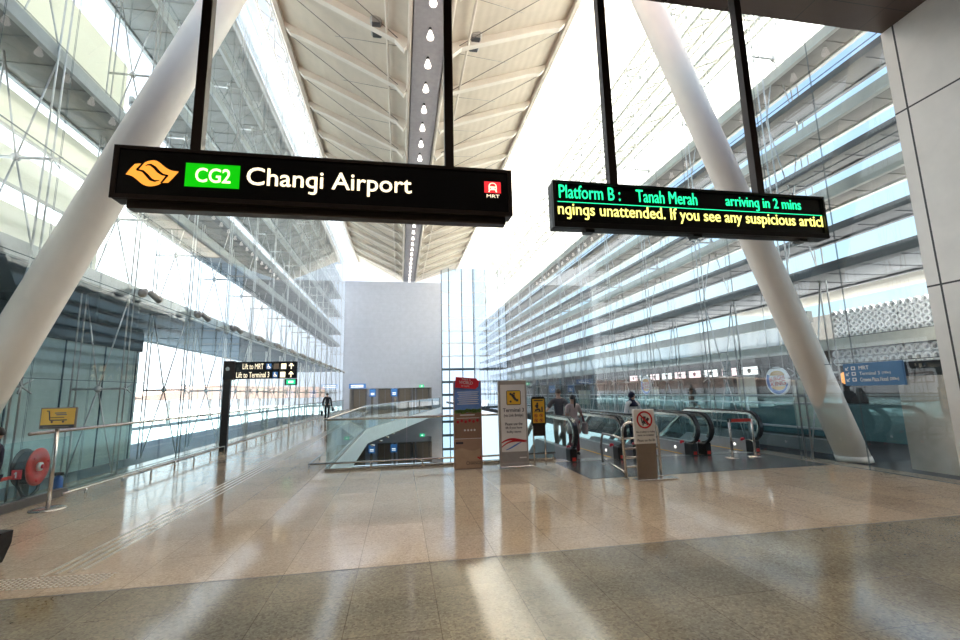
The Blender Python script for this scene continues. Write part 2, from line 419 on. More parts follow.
# roof: a shallow butterfly, low along the ridge beam
def roofslab(x0,z0,x1,z1,y0,y1,t=.25):
    return MB().loft([[(x0,y,z0),(x1,y,z1),(x1,y,z1+t),(x0,y,z0+t)] for y in (y0,y1)])
struct('ceiling', roofslab(.3,14.95,-5.0,17.45,6.,YE+2,), 'roofm')
struct('ceiling', roofslab(1.75,14.95,6.75,16.75,6.,YE+2), 'roofm')
b = MB(); b.box((-5.02,6,17.7),(-4.9,YE+2,21.2)); struct('trim_sun_blocker', b, 'rib')  # unseen blocker added over the left eave, keeps sun off the parapet band
b = MB(); b.box((XL-12,-10,-6.6),(XL-.45,90,-.45)); b.box((-45,-10,-6.6),(XL-12,120,-.5)); struct('ground', b, 'outground')
b = MB(); b.box((XR+.42,5.2,-.4),(60,90,-.02)); struct('ground', b, 'asphalt')

# ridge beam and edge members
t = thing('ridge_beam', (1.02,6,14.75), 'long grey ceiling beam carrying the row of bulb lamps', 'beam')
MB().box((.42,6,14.72),(1.62,YE+1.5,15.1)).box((.28,6,15.1),(1.77,YE+1.9,15.16)).build('beam_casing', 'ridge', t)
for x in (.30, 1.76): MB().tube([(x,6,14.80),(x,YE+1.5,14.80)], .085, 8).build('edge_pipe', 'rib', t)
for x, lab in ((-5.02,'left'),(6.78,'right')):
    z = 17.3 if x < 0 else 16.6
    tag(MB().box((x-.09,6,z-.12),(x+.09,YE+2,z+.42)).build('eave_beam', 'rib'), f'long pale steel edge beam along the {lab} eave of the ceiling', 'beam')
for x, z, lab in ((-.55,15.12,'left'),(2.55,15.0,'right')):
    tag(MB().tube([(x,6,z),(x,YE,z)], .05, 8).build('ceiling_pipe', 'rib'), f'thin pipe running under the {lab} ceiling beside the ridge beam', 'pipe')
for x, y, z, lab in ((-.95,15.6,15.48,'left'),(2.85,15.6,15.33,'right')):
    t = thing('ceiling_speaker', (x,y,z-.15), f'grey rounded ceiling speaker under the {lab} roof slope', 'speaker')
    MB().bbox((x-.22,y-.45,z-.15),(x+.22,y+.45,z+.12),.07).build('housing', 'grey', t)
    MB().bbox((x-.16,y-.38,z-.175),(x+.16,y+.38,z-.145),.01).build('grille', 'deckd', t)

# roof ribs with haunches and tie rods
def rib(side, y, i):
    if side < 0: x0, z0, x1, z1 = .3, 14.95, -4.95, 17.42
    else: x0, z0, x1, z1 = 1.75, 14.95, 6.7, 16.73
    nm = 'left' if side < 0 else 'right'
    t = thing('roof_rib', (x0,y,z0-.3), f'{nth(i)} sloping rib under the {nm} half of the ceiling, counted from the near end', 'roof rib', f'ribs under the {nm} ceiling')
    d = Vector((x1-x0,0,z1-z0)).normalized(); n = Vector((-d.z,0,d.x)) if d.x > 0 else Vector((d.z,0,-d.x))
    n = n if n.z > 0 else -n
    P = lambda s, h: Vector((x0,0,z0)) + d*s + n*h
    L = (Vector((x1,0,z1))-Vector((x0,0,z0))).length
    prof = [P(0,.02),P(0,-.5),P(.5,-.28),P(L-1.1,-.26),P(L-.45,-.34),P(L,-.12),P(L,.02)]
    MB().loft([[tuple(p+Vector((0,yy,0))) for p in prof] for yy in (y-.12,y+.12)]).build('rib_web', 'rib', t)
    a, c = P(.4,-.22), P(L-.35,-.22)
    MB().tube([tuple(a+Vector((0,y+2.5,0))),tuple(c+Vector((0,y+.25,0)))], .016, 5).build('tie_rod', 'darkcable', t)
    MB().sphere(tuple(c+Vector((0,y+.25,0))), .05, 8, 6).build('tie_anchor', 'darkcable', t)
    e = P(L*.55,-.22)
    MB().tube([tuple(a+Vector((0,y+.25,0))),tuple(e+Vector((0,y+1.5,0)))], .009, 5).build('tie_rod', 'darkcable', t)
    return t
first = {}
for side in (-1, 1):
    nm = 'left' if side < 0 else 'right'
    r0 = rib(side, 10.26, 0)
    for i in range(1, 16):
        dup(r0, (0,2.65*i,0), f'{nth(i)} sloping rib under the {nm} half of the ceiling, counted from the near end')
# bulb lamps
y0 = 13.06
t = thing('bulb_lamp', (1.02,y0,14.28), 'first bulb lamp under the ridge beam, counted from the near end', 'lamp', 'bulb lamps under the ridge beam')
MB().lathe((1.02,y0,14.28), [(.056,.26),(.06,.33),(.055,.42)], 14).build('lamp_neck', 'rubber', t)
MB().lathe((1.02,y0,14.28), [(.06,-.03),(.12,-.01),(.137,.04),(.105,.15),(.07,.26),(.05,.34)], 18).build('lamp_glass', 'bulb', t)
for i in range(1, 27): dup(t, (0,1.46*i,0), f'{nth(i)} bulb lamp under the ridge beam, counted from the near end')

# ------------------------------------------------------------------ slanted columns
def column(base, top, r, lab):
    t = thing('slanted_column', base, lab, 'column')
    d = Vector(top)-Vector(base)
    pts = [tuple(Vector(base)+d*k) for k in (0,.2,.5,.8,1.)]
    bm = MB(); rings = []
    for p in pts:
        rings.append([(p[0]+r*math.cos(2*PI*k/40)*1.06, p[1]+r*math.sin(2*PI*k/40), p[2]) for k in range(40)])
    bm.loft(rings, True, True); bm.build('shaft', 'colm', t)
    rr = r*1.04
    bm = MB(); bm.loft([[(base[0]+d.x*k/d.z+rr*1.06*math.cos(2*PI*q/40), base[1]+rr*math.sin(2*PI*q/40), base[2]+k) for q in range(40)] for k in (0.,.12)], True, True)
    bm.build('base_collar', 'colm', t)
column((9.38,8.25,0),(3.42,8.25,16.3),.295, 'white slanted column rising from outside the right glass wall')
column((-7.25,8.3,-.45),(-.93,8.3,15.3),.315, 'white slanted column leaning in from the left glass wall')

# ------------------------------------------------------------------ cable trusses
def truss(s, y, i):
    g = XL if s < 0 else XR; nm = 'left' if s < 0 else 'right'
    D = lambda k: g + s*k
    t = thing('cable_truss', (D(.7),y,-.05), f'{nth(i)} steel cable truss outside the {nm} glass wall, counted from the near end', 'cable truss', f'cable trusses outside the {nm} glass')
    zt = 17.0
    for dx in (.16,1.15):
        for dy in (-.09,.09): MB().tube([(D(dx),y+dy,-.05),(D(dx),y+dy,zt)], .017, 6).build('mast_rod', 'rod', t)
    for z0, z1 in ((0.,4.05),(4.15,8.0),(8.0,11.9),(11.9,15.9)):
        zc = z0 + (z1-z0)*.46; c = (D(.66),y,zc)
        MB().tube([(D(.08),y,zc),(D(1.2),y,zc)], .028, 6).build('strut', 'rod', t)
        MB().sphere(c, .075, 8, 6).build('node', 'rod', t)
        m = MB()
        for zz in (z0,z1):
            for dx in (.2,1.1): m.tube([(D(dx),y,zz),c], .016, 5)
        m.build('brace', 'rod', t)
        m = MB()
        for zz in (zc,):
            for dy in (-.14,.14):
                for dz in (-.12,.12): m.tube([(D(.10),y,zz),(D(.03),y+dy,zz+dz)], .015, 5)
        m.build('spider_clamp', 'rod', t)
    return t
for s in (-1, 1):
    nm = 'left' if s < 0 else 'right'
    t0 = truss(s, BAY0+BAY, 0)
    for i in range(1, 15): dup(t0, (0,BAY*i,0), f'{nth(i)} steel cable truss outside the {nm} glass wall, counted from the near end')

# ------------------------------------------------------------------ louvre decks outside the glass
def deck(s, z, dx0, dx1, y0, y1, mt, lab, grp, fasc=.22, me='fascb', ribs=True):
    g = XL if s < 0 else XR
    a, c = sorted((g+s*dx0, g+s*dx1))
    t = thing('louvre_deck', ((a+c)/2,y0,z), lab, 'louvre deck', grp)
    if s < 0 and me == 'fascb': me = 'edgegrey'
    MB().box((a,y0,z),(c,y1,z+.06)).build('deck_panel', mt, t)
    for x in (a, c): MB().box((x-.05,y0,z-.05),(x+.05,y1,z+fasc)).build('edge_beam', me, t)
    if ribs:
        m = MB(); y = y0+.7
        while y < y1: m.box((a+.06,y-.04,z-.02),(c-.06,y+.04,z)); y += BAY/(1 if dx1 > 3 else 4)
        m.build('soffit_slats', mt, t)
    return t
GL, GR = 'louvre decks outside the left glass', 'louvre decks outside the right glass'
deck(-1, 4.08, .3, 4.6, 5, 50, 'slate', 'wide dark deck just above the row of spotlights, outside the left glass', GL, .25, 'fascb')
for z, n in ((6.75,'narrow lower'),(8.0,'large grey'),(9.95,'upper grey'),(11.95,'high grey'),(13.95,'topmost grey')):
    deck(-1, z, .3, 1.25 if z < 7 else 1.5, 4 if z in (8.0,11.95) else 13.2, 50, 'deckm', f'{n} louvre deck outside the left glass wall', GL)
deck(1, 4.0, .35, 2.2, 5.95, 51, 'deckd', 'thin dark louvre deck above the concourse shops outside the right glass', GR, .16, 'deckd')
deck(-1, 15.9, .3, 1.5, 4, 50, 'deckm', 'grey louvre deck just below the blue skylight strip at left', GL)
tag(MB().box((XL-.22,4,16.2),(XL-.18,50,17.3)).build('parapet_panel', 'haze'), 'pale fritted glass band under the skylight strip at upper left', 'parapet')
for k, (z, n) in enumerate(((4.85,'second lowest'),(5.6,'third lowest'),(6.4,'fourth lowest'),(7.2,'fifth lowest'),(8.1,'sixth lowest'),(9.1,'seventh lowest'))):
    deck(1, z, .45, 1.15, 5.95, 51, 'deckr' if k % 2 else 'deckd', f'{n} blade of the sunshades outside the right glass wall', GR, .20 if k % 2 else .1, 'fascb' if k % 2 else 'deckd')
for z, n in ((11.6,'lowest'),(13.0,'middle'),(14.6,'highest')):   # lattice catwalks in the white zone
    t = thing('lattice_catwalk', (XR+.75,6,z), f'{n} lattice catwalk among the bright white screens on the right', 'catwalk', 'lattice catwalks at upper right')
    for x in (XR+.45, XR+1.05): MB().box((x-.03,6,z-.05),(x+.03,51,z+.05)).build('rail', 'fascb', t)
    m = MB(); y = 6.; q = 0
    while y < 50.5:
        m.bar((XR+.45 if q % 2 else XR+1.05,y,z),(XR+1.05 if q % 2 else XR+.45,y+.5,z),.05); m.bar((XR+.45,y,z),(XR+1.05,y,z),.045); y += .5; q += 1
    m.build('lattice', 'fascb', t)
# translucent screens
def screen(x, y0, y1, z0, z1, mt, lab, grp):
    t = thing('shade_screen', (x,y0,z0), lab, 'shade screen', grp)
    MB().box((x-.02,y0,z0),(x+.02,y1,z1)).build('fabric', mt, t)
    MB().box((x-.035,y0,z0-.05),(x+.035,y1,z0)).build('hem_rail', 'fascb', t)
for z0, z1, ye, n in ((4.35,5.5,12.6,'lowest'),(5.9,6.6,12.6,'second lowest'),(7.0,7.75,12.6,'third lowest'),(8.25,10.9,13.,'fourth lowest')):
    screen(XL-1.55, 4, ye, z0, z1, 'cream', f'{n} cream screen outside the left glass, behind the column', 'cream screens at left')
for z0, z1, n in ((9.4,11.45,'lowest'),(11.5,12.95,'second lowest'),(13.0,14.55,'third lowest'),(14.6,17.35,'topmost')):
    screen(XR+1.3, 5.95, 51, z0, z1, 'whites', f'{n} bright white screen outside the upper right glass', 'white screens at upper right')
t = thing('skylight_sheet', (8.4,6,17.4), 'bright white skylight between the right eave and the upper glass', 'skylight')
MB().box((6.6,5.7,17.4),(10.0,YE+2,17.44)).build('sheet', 'sheet', t)
for k in range(17): MB().box((6.7,6.5+2.94*k,17.3),(9.9,6.6+2.94*k,17.4)).build('glazing_bar', 'white', t)
# truss in the skylight strip left of the ceiling
t = thing('skylight_truss', (-5.55,6,17.4), 'white lattice truss in the blue skylight strip left of the ceiling', 'truss')
for x, z in ((-5.3,17.6),(-5.9,17.6),(-5.6,18.1)): MB().tube([(x,6,z),(x,YE,z)], .05, 6).build('chord', 'white', t)
m = MB(); y = 6.; q = 0
while y < YE-1:
    for a, c in (((-5.3,17.6),(-5.9,17.6)),((-5.3,17.6),(-5.6,18.1)),((-5.9,17.6),(-5.6,18.1))):
        p, r_ = (a, c) if q % 2 else (c, a)
        m.tube([(p[0],y,p[1]),(r_[0],y+1.3,r_[1])], .03, 5)
    y += 1.3; q += 1
m.build('lacing', 'white', t)

# twin spotlights along the deck
def twin(y, i):
    t = thing('twin_spotlight', (XL+.02,y,4.1), f'{nth(i)} twin spotlight on the left glass wall, counted from the near end', 'spotlight', 'twin spotlights along the left glass')
    MB().box((XL+.005,y-.06,4.05),(XL+.10,y+.06,4.2)).build('bracket', 'grey', t)
    for sg in (-1, 1):
        a = Vector((XL+.16,y+sg*.10,4.14)); d = Vector((.25,sg*.75,-.35)).normalized()
        MB().tube([tuple(a),tuple(a+d*.28),tuple(a+d*.33)], [.065,.085,.09], 10).build('lamp_head', 'grey', t)
    MB().tube([(XL+.05,y,4.16),(XL+.16,y-.11,4.16)], .02, 5).build('yoke', 'rod', t)
    return t
t0 = twin(BAY0+2*BAY, 0)
for i in range(1, 14): dup(t0, (0,BAY*i,0), f'{nth(i)} twin spotlight on the left glass wall, counted from the near end')

# ------------------------------------------------------------------ end glass frame
t = thing('curtain_wall_frame', (6.7,YE+.05,-6), 'dark banded frame of the bright end window', 'window frame')
for z in (-4.6,-3.1,-1.6,-.1,1.4,2.85,4.3): MB().box((4.72,YE-.06,z-.16),(XR,YE+.1,z+.10)).build('transom', 'slate', t)
for z in (5.8,7.3,8.75,10.3,11.85,13.4,14.8): MB().box((4.72,YE+.0,z-.06),(XR,YE+.1,z+.06)).build('transom', 'white', t)
for x in (4.78,5.65,7.2,8.58): MB().box((x-.05,YE-.02,-6),(x+.05,YE+.1,16.3)).build('mullion', 'slate', t)
# lifts
def lift(x, z, i, fl):
    t = thing('lift_door', (x,YE+.4,z), f'{nth(i)} lift doorway from the left on the {fl}', 'lift door', f'lift doors on the {fl}')
    for sg in (-1, 1): MB().box((min(x,x+sg*.62)+.01,YE+.36,z),(max(x,x+sg*.62)-.01,YE+.42,z+2.1)).build('door_leaf', 'liftm', t)
    m = MB(); m.box((x-.75,YE+.28,z),(x-.62,YE+.45,z+2.24)); m.box((x+.62,YE+.28,z),(x+.75,YE+.45,z+2.24)); m.box((x-.62,YE+.28,z+2.1),(x+.62,YE+.45,z+2.24))
    m.build('door_frame', 'liftf', t)
for fl, z in (('upper floor', 0.), ('lower floor', -5.98)):
    for i, x in enumerate((-4.4,-1.6,.6,2.6)): lift(x, z, i, fl)
for fl, z in (('upper', 0), ('lower', -5.98)):
    for i, x in enumerate((-5.3,-3.0,-.5,1.6,3.45)):
        tag(MB().box((x-.12,YE-.06,z),(x+.12,YE+.44,z+2.24)).build('lobby_pier', 'liftf'), f'{nth(i)} slim pier from the left between lifts on the {fl} floor', 'pier', f'piers between lifts, {fl} floor')
for x, n in ((-2.95,'left'),(-.6,'right')):
    for z, fl in ((1.35,'upper'),(-4.7,'lower')):
        t = thing('lift_sign', (x,YE-.1,z), f'{n} blue panel sign between the lifts on the {fl} floor', 'sign')
        MB().box((x-.35,YE-.1,z),(x+.35,YE-.065,z+.85)).build('panel', 'litb', t)
        MB().box((x-.2,YE-.106,z+.2),(x+.2,YE-.1,z+.26)).build('text_line', 'litw', t)
        MB().box((x-.2,YE-.106,z+.36),(x+.2,YE-.1,z+.42)).build('text_line', 'litw', t)
for x, y, z, lab in ((2.45,YE-.05,2.28,'green exit sign over the upper lift lobby'),(2.5,YE-.05,-3.15,'green exit sign over the lower lift lobby')):
    t = thing('exit_sign', (x,y,z), lab, 'exit sign'); MB().box((x-.25,y-.06,z),(x+.25,y+.04,z+.3)).build('casing', 'exitg', t)
    MB().box((x-.1,y-.065,z+.1),(x+.1,y-.06,z+.2)).build('symbol', 'litw', t)
t = thing('direction_sign', (-4.7,YE-.1,2.3), 'blue overhead sign above the far left of the lift lobby', 'sign')
MB().box((-5.5,YE-.12,2.3),(-3.7,YE-.02,2.82)).build('panel', 'litb', t)
for z in (2.42,2.6): MB().box((-5.3,YE-.126,z),(-3.95,YE-.12,z+.08)).build('text_line', 'litw', t)

for k in range(8):
    x = -1.32+.15+k*(.62+1.32)/7; y = 21.2+k*(34.34-21.08)/7
    t = thing('soffit_downlight', (x,y,-.66), f'{nth(k)} small warm downlight under the slanting slab edge, from the near end', 'downlight', 'downlights under the slab edge')
    MB().lathe((x,y,-.66),[(.09,0),(.09,.06)],12).build('rim', 'white', t); MB().lathe((x,y,-.665),[(.07,0),(.07,.03)],12).build('lens', 'warm', t)

# ------------------------------------------------------------------ glass barriers and rails
def barrier(name, lab, path, h=1.08, pane=1.5, rail=.028, rail_ext=0.):
    P = [Vector((x,y,0)) for x, y in path]
    t = thing(name, P[0], lab, 'glass barrier')
    for a, c in zip(P, P[1:]):
        L = (c-a).length; d = (c-a)/L; n = max(1, round(L/pane)); nn = Vector((-d.y,d.x,0))*.007
        for k in range(n):
            p, q = a+d*(L*k/n+.008), a+d*(L*(k+1)/n-.008)
            m = MB(); m.prism([(p+nn)[:2],(q+nn)[:2],(q-nn)[:2],(p-nn)[:2]], .03, h-.02); m.build('glass_panel', 'gl_b', t)
        nn = Vector((-d.y,d.x,0))*.03
        MB().prism([(a+nn)[:2],(c+nn)[:2],(c-nn)[:2],(a-nn)[:2]], 0., .05).build('base_shoe', 'steel', t)
    Q = [P[0]-(P[1]-P[0]).normalized()*rail_ext]+P[1:]
    MB().tube([tuple(p+Vector((0,0,h))) for p in Q], rail, 10).build('handrail', 'steel', t)
    return t
def bumper(lab, pts, posts, h=.18, r=.022):
    t = thing('low_rail', (pts[0][0],pts[0][1],0), lab, 'low rail')
    MB().tube([(x,y,h) for x, y in pts], r, 10).build('rail', 'steel', t)
    for x, y in posts:
        MB().tube([(x,y,.0),(x,y,h)], .018, 8).build('post', 'steel', t)
    return t
barrier('glass_barrier', 'glass barrier with steel handrail across the front of the open void', [(-1.56,10.45),(3.6,10.45)])
barrier('glass_barrier', 'long glass barrier beside the walkway, bending towards the far lifts', [(-1.56,10.52),(-1.56,22.0),(4.52,51.6)])
barrier('glass_barrier', 'long glass barrier with handrail along the left glass facade', [(-5.8,9.5),(-5.8,50.)], 1.10, 2.94, .028, 1.0)
bumper('low steel bumper rail across the front of the void barrier', [(-1.87,13.5),(-1.87,10.3),(3.55,10.3)],
       [(-1.87,13),(-1.87,11.6),(-1.87,10.3),(-.6,10.3),(.5,10.3),(1.5,10.3),(2.5,10.3),(3.5,10.3)])
bumper('low steel bumper rail along the left side of the walkway', [(-5.15,8.35),(-5.15,8.9),(-5.15,49.5)], [(-5.15,8.9+1.02*k) for k in range(40)])

# tactile guidance in the floor
t = thing('tactile_strip', (-3.1,5.1,0), 'ridged steel guide strip running along the walkway floor', 'tactile strip')
for k in range(4):
    x = -3.26+k*.095; MB().bbox((x-.02,5.14+.03*k,0),(x+.02,48,.005),.002).build('guide_bar', 'tact', t)
m = MB()
a0, a1, a2, a3 = Vector((-3.64,5.15,0)), Vector((-2.6,5.09,0)), Vector((-2.6,4.80,0)), Vector((-3.64,4.87,0))
for i in range(22):
    for j in range(7):
        p = a0.lerp(a1,(i+.5)/22).lerp(a3.lerp(a2,(i+.5)/22),(j+.5)/7)
        m.lathe(tuple(p), [(.017,0),(.016,.003),(.011,.005)], 8)
tag(m.build('tactile_studs', 'tact'), 'block of steel warning studs in the floor at the near end of the guide strip', 'tactile studs', kind='stuff')

# ------------------------------------------------------------------ station sign
YS = 4.2
def poles(xs, z, lab, y=YS+.04):
    pass
t = thing('station_sign', (-.68,YS,3.3), 'black hanging station sign reading CG2 Changi Airport', 'sign')
MB().bbox((-2.50,YS,3.345),(1.115,YS+.16,3.84),.012).build('housing', 'bronze', t)
m = MB(); F = face_y(YS)
for u0,u1,v0,v1 in ((-2.50,1.115,3.345,3.385),(-2.50,1.115,3.81,3.84),(-2.50,-2.46,3.385,3.81),(1.075,1.115,3.385,3.81)): plate(m,F,u0,u1,v0,v1,0,.014)
m.build('frame', 'bronze', t)
plate(MB(),F,-2.46,1.075,3.385,3.81,0,.003).build('face', 'blackface', t)
MB().bbox((-2.38,YS+.02,3.27),(1.05,YS+.14,3.345),.008).build('under_tray', 'bronze', t)
for x in (-1.87,.485): MB().box((x-.045,YS+.04,3.83),(x+.045,YS+.13,7.9)).build('hanging_pole', 'bronze', t)
F2 = face_y(YS-.003)
# interlocked wave emblem, traced as one silhouette with two dark swirls across it
def bez(p, n=10):
    r = []
    for k in range(n+1):
        q_ = k/n; q = 1-q_
        r.append((q**3*p[0][0]+3*q*q*q_*p[1][0]+3*q*q_*q_*p[2][0]+q_**3*p[3][0], q**3*p[0][1]+3*q*q*q_*p[1][1]+3*q*q_*q_*p[2][1]+q_**3*p[3][1]))
    return r
def em(pts):
    r = []
    for zx, zy in pts:
        px, py = 120+zx/7.385, 150+zy/7.385
        r.append((-2.38+(px-128)*.008, 3.72-(py-160)*.00963+(px-152)*.0006))
    return r
top = em([(50,180),(80,138),(110,105),(140,103),(170,104)] + bez([(170,104),(185,90),(215,79),(248,80)],6)[1:] + bez([(248,80),(310,86),(325,160),(437,163)],12)[1:])
bot = em(bez([(50,180),(135,186),(150,268),(240,268)],10) + bez([(240,268),(275,266),(300,258),(318,243)],6)[1:] + [(340,243),(366,243),(400,207),(437,163)])
m = MB(); us = sorted(set(p[0] for p in top+bot))
def yat(pl, u):
    for (a, b_), (c, d) in zip(pl, pl[1:]):
        if a <= u <= c + 1e-9: return b_ + (d-b_)*((u-a)/(c-a) if c > a else 0)
    return pl[-1][1]
for a, c in zip(us, us[1:]): m.prism([(a,yat(bot,a)),(c,yat(bot,c)),(c,yat(top,c)),(a,yat(top,a))],0,.005,F2)
m.build('wave_emblem', 'orange', t)
m = MB(); F5 = face_y(YS-.0085)
def swirl(pts, w):
    P_ = em(pts); n = len(P_); R = ribbon(P_, [x*.00155 for x in w]); A, B = R[:n], R[n:][::-1]
    for k in range(n-1): m.prism([A[k],A[k+1],B[k+1],B[k]],0,.003,F5)
swirl([(171,98),(150,124),(128,151)], [9,10,12]); swirl([(127,150),(150,153),(175,160),(205,187),(237,220),(268,232),(303,227)], [8,10,13,17,17,11,2])
swirl([(188,121),(205,113),(225,112),(258,133),(288,163),(318,184),(345,191),(361,192)], [2,7,13,17,17,13,10,8]); swirl([(360,189),(338,218),(315,248)], [12,10,9])
m.build('emblem_swirl', 'blackface', t)
plate(MB(),F2,-1.915,-1.46,3.485,3.71,0,.004).build('code_plate', 'green', t)
lettering('CG2', -1.83,-1.535,3.53,3.668, face_y(YS-.007), 'text', t, .012)
lettering('Changi Airport', -1.40,.105,3.465,3.705, face_y(YS-.003), 'text', t, .009)
m = MB(); plate(m,F2,.83,1.0,3.585,3.705,0,.004).build('train_plate', 'red', t)
F3 = face_y(YS-.007); m = MB()
m.prism([(.915+.042*math.cos(a),3.655+.038*math.sin(a)) for a in (PI*k/10 for k in range(11))]+[(.873,3.62),(.957,3.62)][:0]+[(.873,3.615),(.957,3.615)],0,.004,F3)
stroke(m,F3,[(.885,3.615),(.875,3.592)],.012); stroke(m,F3,[(.945,3.615),(.955,3.592)],.012)
m.build('train_symbol', 'text', t)
m = MB(); F6 = face_y(YS-.0115); m.prism([(.915+.031*math.cos(a),3.652+.03*math.sin(a)) for a in (PI*k/10 for k in range(11))],0,.002,F6); disc(m,F6,(.892,3.63),.007); disc(m,F6,(.938,3.63),.007); m.build('train_window', 'red', t)
lettering('MRT', .852,.985,3.535,3.568, F2, 'text', t)

# ------------------------------------------------------------------ platform display
t = thing('platform_display', (3.2,YS,3.24), 'black hanging LED display announcing trains and unattended belongings', 'display')
MB().bbox((1.545,YS,3.25),(4.85,YS+.13,3.755),.012).build('housing', 'black', t)
F = face_y(YS); m = MB()
for u0,u1,v0,v1 in ((1.545,4.85,3.25,3.31),(1.545,4.85,3.735,3.755),(1.545,1.585,3.31,3.735),(4.825,4.85,3.31,3.735)): plate(m,F,u0,u1,v0,v1,0,.03)
m.build('frame', 'black', t)
plate(MB(),F,1.585,4.825,3.31,3.735,0,.003).build('led_panel', 'blackface', t)
for x in (2.275,4.1): MB().box((x-.045,YS+.05,3.75),(x+.045,YS+.14,7.9)).build('hanging_pole', 'bronze', t)
F2 = face_y(YS-.003)
lettering('Platform B :', 1.62,2.305,3.575,3.722, F2, 'ledg', t, .003)
lettering('Tanah Merah', 2.49,3.215,3.575,3.715, F2, 'ledg', t, .003)
lettering('arriving in 2 mins', 3.57,4.545,3.545,3.71, F2, 'ledg', t, .003)
plate(MB(),F2,1.60,4.815,3.530,3.537,0,.003).build('led_line', 'ledg', t)
lettering('ngings unattended. If you see any suspicious articl', 1.60,4.81,3.345,3.525, F2, 'ledy', t, .005)
for x in (1.95,3.2,4.55): MB().box((x-.05,YS+.02,3.225),(x+.05,YS+.12,3.25)).build('fixing', 'black', t)

# ------------------------------------------------------------------ wing sign on its pole
y = 15.09
t = thing('wayfinding_post', (-5.2,y,0), 'tall dark post with black wing sign reading Lift to MRT', 'sign post')
MB().box((-5.31,y-.06,0),(-5.11,y+.06,2.72)).build('post', 'bronze', t)
MB().bbox((-5.33,y-.09,2.14),(-5.0,y+.09,2.72),.02).build('clamp_box', 'bronze', t)
MB().bbox((-5.0,y-.07,2.16),(-3.19,y+.05,2.69),.012).build('sign_box', 'blackface', t)
m = MB(); disc(m,face_y(y-.09),(-5.2,2.48),.06); m.build('clamp_knob', 'steel', t)
F = face_y(y-.07)
lettering('Lift to MRT', -4.78,-4.18,2.46,2.63, F, 'text', t); lettering('Lift to Terminal 3', -4.95,-4.0,2.20,2.37, F, 'text', t)
def icons(v, us, arrow):
    for u, mm in us: plate(MB(),F,u,u+.15,v,v+.17,0,.004).build('icon_plate', mm, t)
    a = MB(); stroke(a,F,[(arrow,v),(arrow,v+.16)],.03); stroke(a,F,[(arrow-.065,v+.09),(arrow,v+.17)],.03); stroke(a,F,[(arrow+.065,v+.09),(arrow,v+.17)],.03); a.build('arrow', 'text', t)
icons(2.455, ((-4.10,'litb'),(-3.88,'postersand'),(-3.66,'text')), -3.36); icons(2.195, ((-3.90,'litb'),(-3.68,'text')), -3.36)
G = face_y(y-.076)
for u, v in ((-4.10,2.455),(-3.90,2.195)):
    a = MB(); disc(a,G,(u+.06,v+.14),.015); stroke(a,G,[(u+.06,v+.12),(u+.065,v+.07),(u+.105,v+.07),(u+.12,v+.03)],.014); ringp(a,G,(u+.07,v+.055),.03,.04); a.build('wheelchair_symbol', 'text', t)
t = thing('exit_sign', (-4.9,22,2.1), 'small green exit sign on a slim post behind the wing sign', 'exit sign')
MB().box((-5.17,21.97,2.11),(-4.64,22.05,2.4)).build('casing', 'bronze', t); MB().box((-5.1,21.96,2.15),(-4.71,21.97,2.36)).build('lit_face', 'exitg', t)
MB().box((-5.0,21.952,2.21),(-4.8,21.96,2.3)).build('symbol', 'litw', t)
MB().tube([(-4.92,22.01,0),(-4.92,22.01,2.11)],.025,8).build('post', 'rod', t)

# ------------------------------------------------------------------ standees
y = 9.8
t = thing('poster_totem', (1.47,y,0), 'tall brown and blue poster totem with red tag on top', 'poster stand')
MB().bbox((1.17,y,0),(1.775,y+.14,1.85),.01).build('body', 'posterbrown', t)
F = face_y(y)
plate(MB(),F,1.185,1.76,1.17,1.83,0,.004).build('blue_panel', 'posterblue', t)
m = MB(); random.seed(3)
for k in range(12):
    u = 1.22+k*.046; disc(m,face_y(y-.004),(u,1.185+.03*random.random()),.035+.015*random.random(),0,.003,10)
m.build('leaf_picture', 'posterleaf', t)
m = MB()
for k in range(7): plate(m,face_y(y-.004),1.24+.02*(k%3),1.71-.02*(k%2),1.60-k*.042,1.614-k*.042,0,.002)
m.build('text_lines', 'paper', t)
plate(MB(),F,1.185,1.76,.62,1.16,0,.004).build('map_panel', 'posterbrown2', t)
m = MB(); F3 = face_y(y-.004)
for k in range(6): disc(m,F3,(1.25+k*.085,.98+.02*(k%2)),.03,0,.003,10)
m.build('dish_picture', 'inkred', t)
m = MB()
for k in range(4): disc(m,F3,(1.40+k*.07,.80),.022,0,.003,10)
plate(m,F3,1.22,1.72,1.05,1.06,0,.002); plate(m,F3,1.30,1.62,1.11,1.13,0,.002); plate(m,F3,1.19,1.75,.62,.63,0,.002); m.build('white_print', 'paper', t)
plate(MB(),F,1.20,1.36,.515,.56,0,.004).build('tag_print', 'ink', t)
wv = [(1.185+.06*k,.40+.03*math.sin(k*.75)) for k in range(10)]
m = MB(); m.prism([(1.185,.02)]+[(u,v) for u,v in wv]+[(1.725,.02)],0,.004,F); m.build('sand_panel', 'postersand', t)
lettering('CHANGI', 1.42,1.73,.085,.155, F3, 'ink', t, .0)
m = MB(); stroke(m,F3,[(1.66,.24),(1.72,.20)],.03); stroke(m,F3,[(1.72,.26),(1.74,.19)],.02); m.build('bird_mark', 'inkred', t)
m = MB(); c = (1.455,1.80); ca, sa = math.cos(-.09), math.sin(-.09)
R = lambda u, v: (c[0]+u*ca-v*sa, c[1]+u*sa+v*ca)
m.prism([R(-.25,-.115),R(.20,-.115),R(.26,-.05),R(.26,.05),R(.20,.115),R(-.25,.115)],0,.03,F); m.build('red_tag', 'redlabel', t)
G = lambda u, v, w: F(*R(u,v), w+.032)
lettering('TAKE A', -.12,.08,.055,.09, G, 'paper', t); lettering('WORLD', -.17,.13,-.025,.04, G, 'paper', t); lettering('OF TASTE', -.12,.06,-.085,-.05, G, 'paper', t)

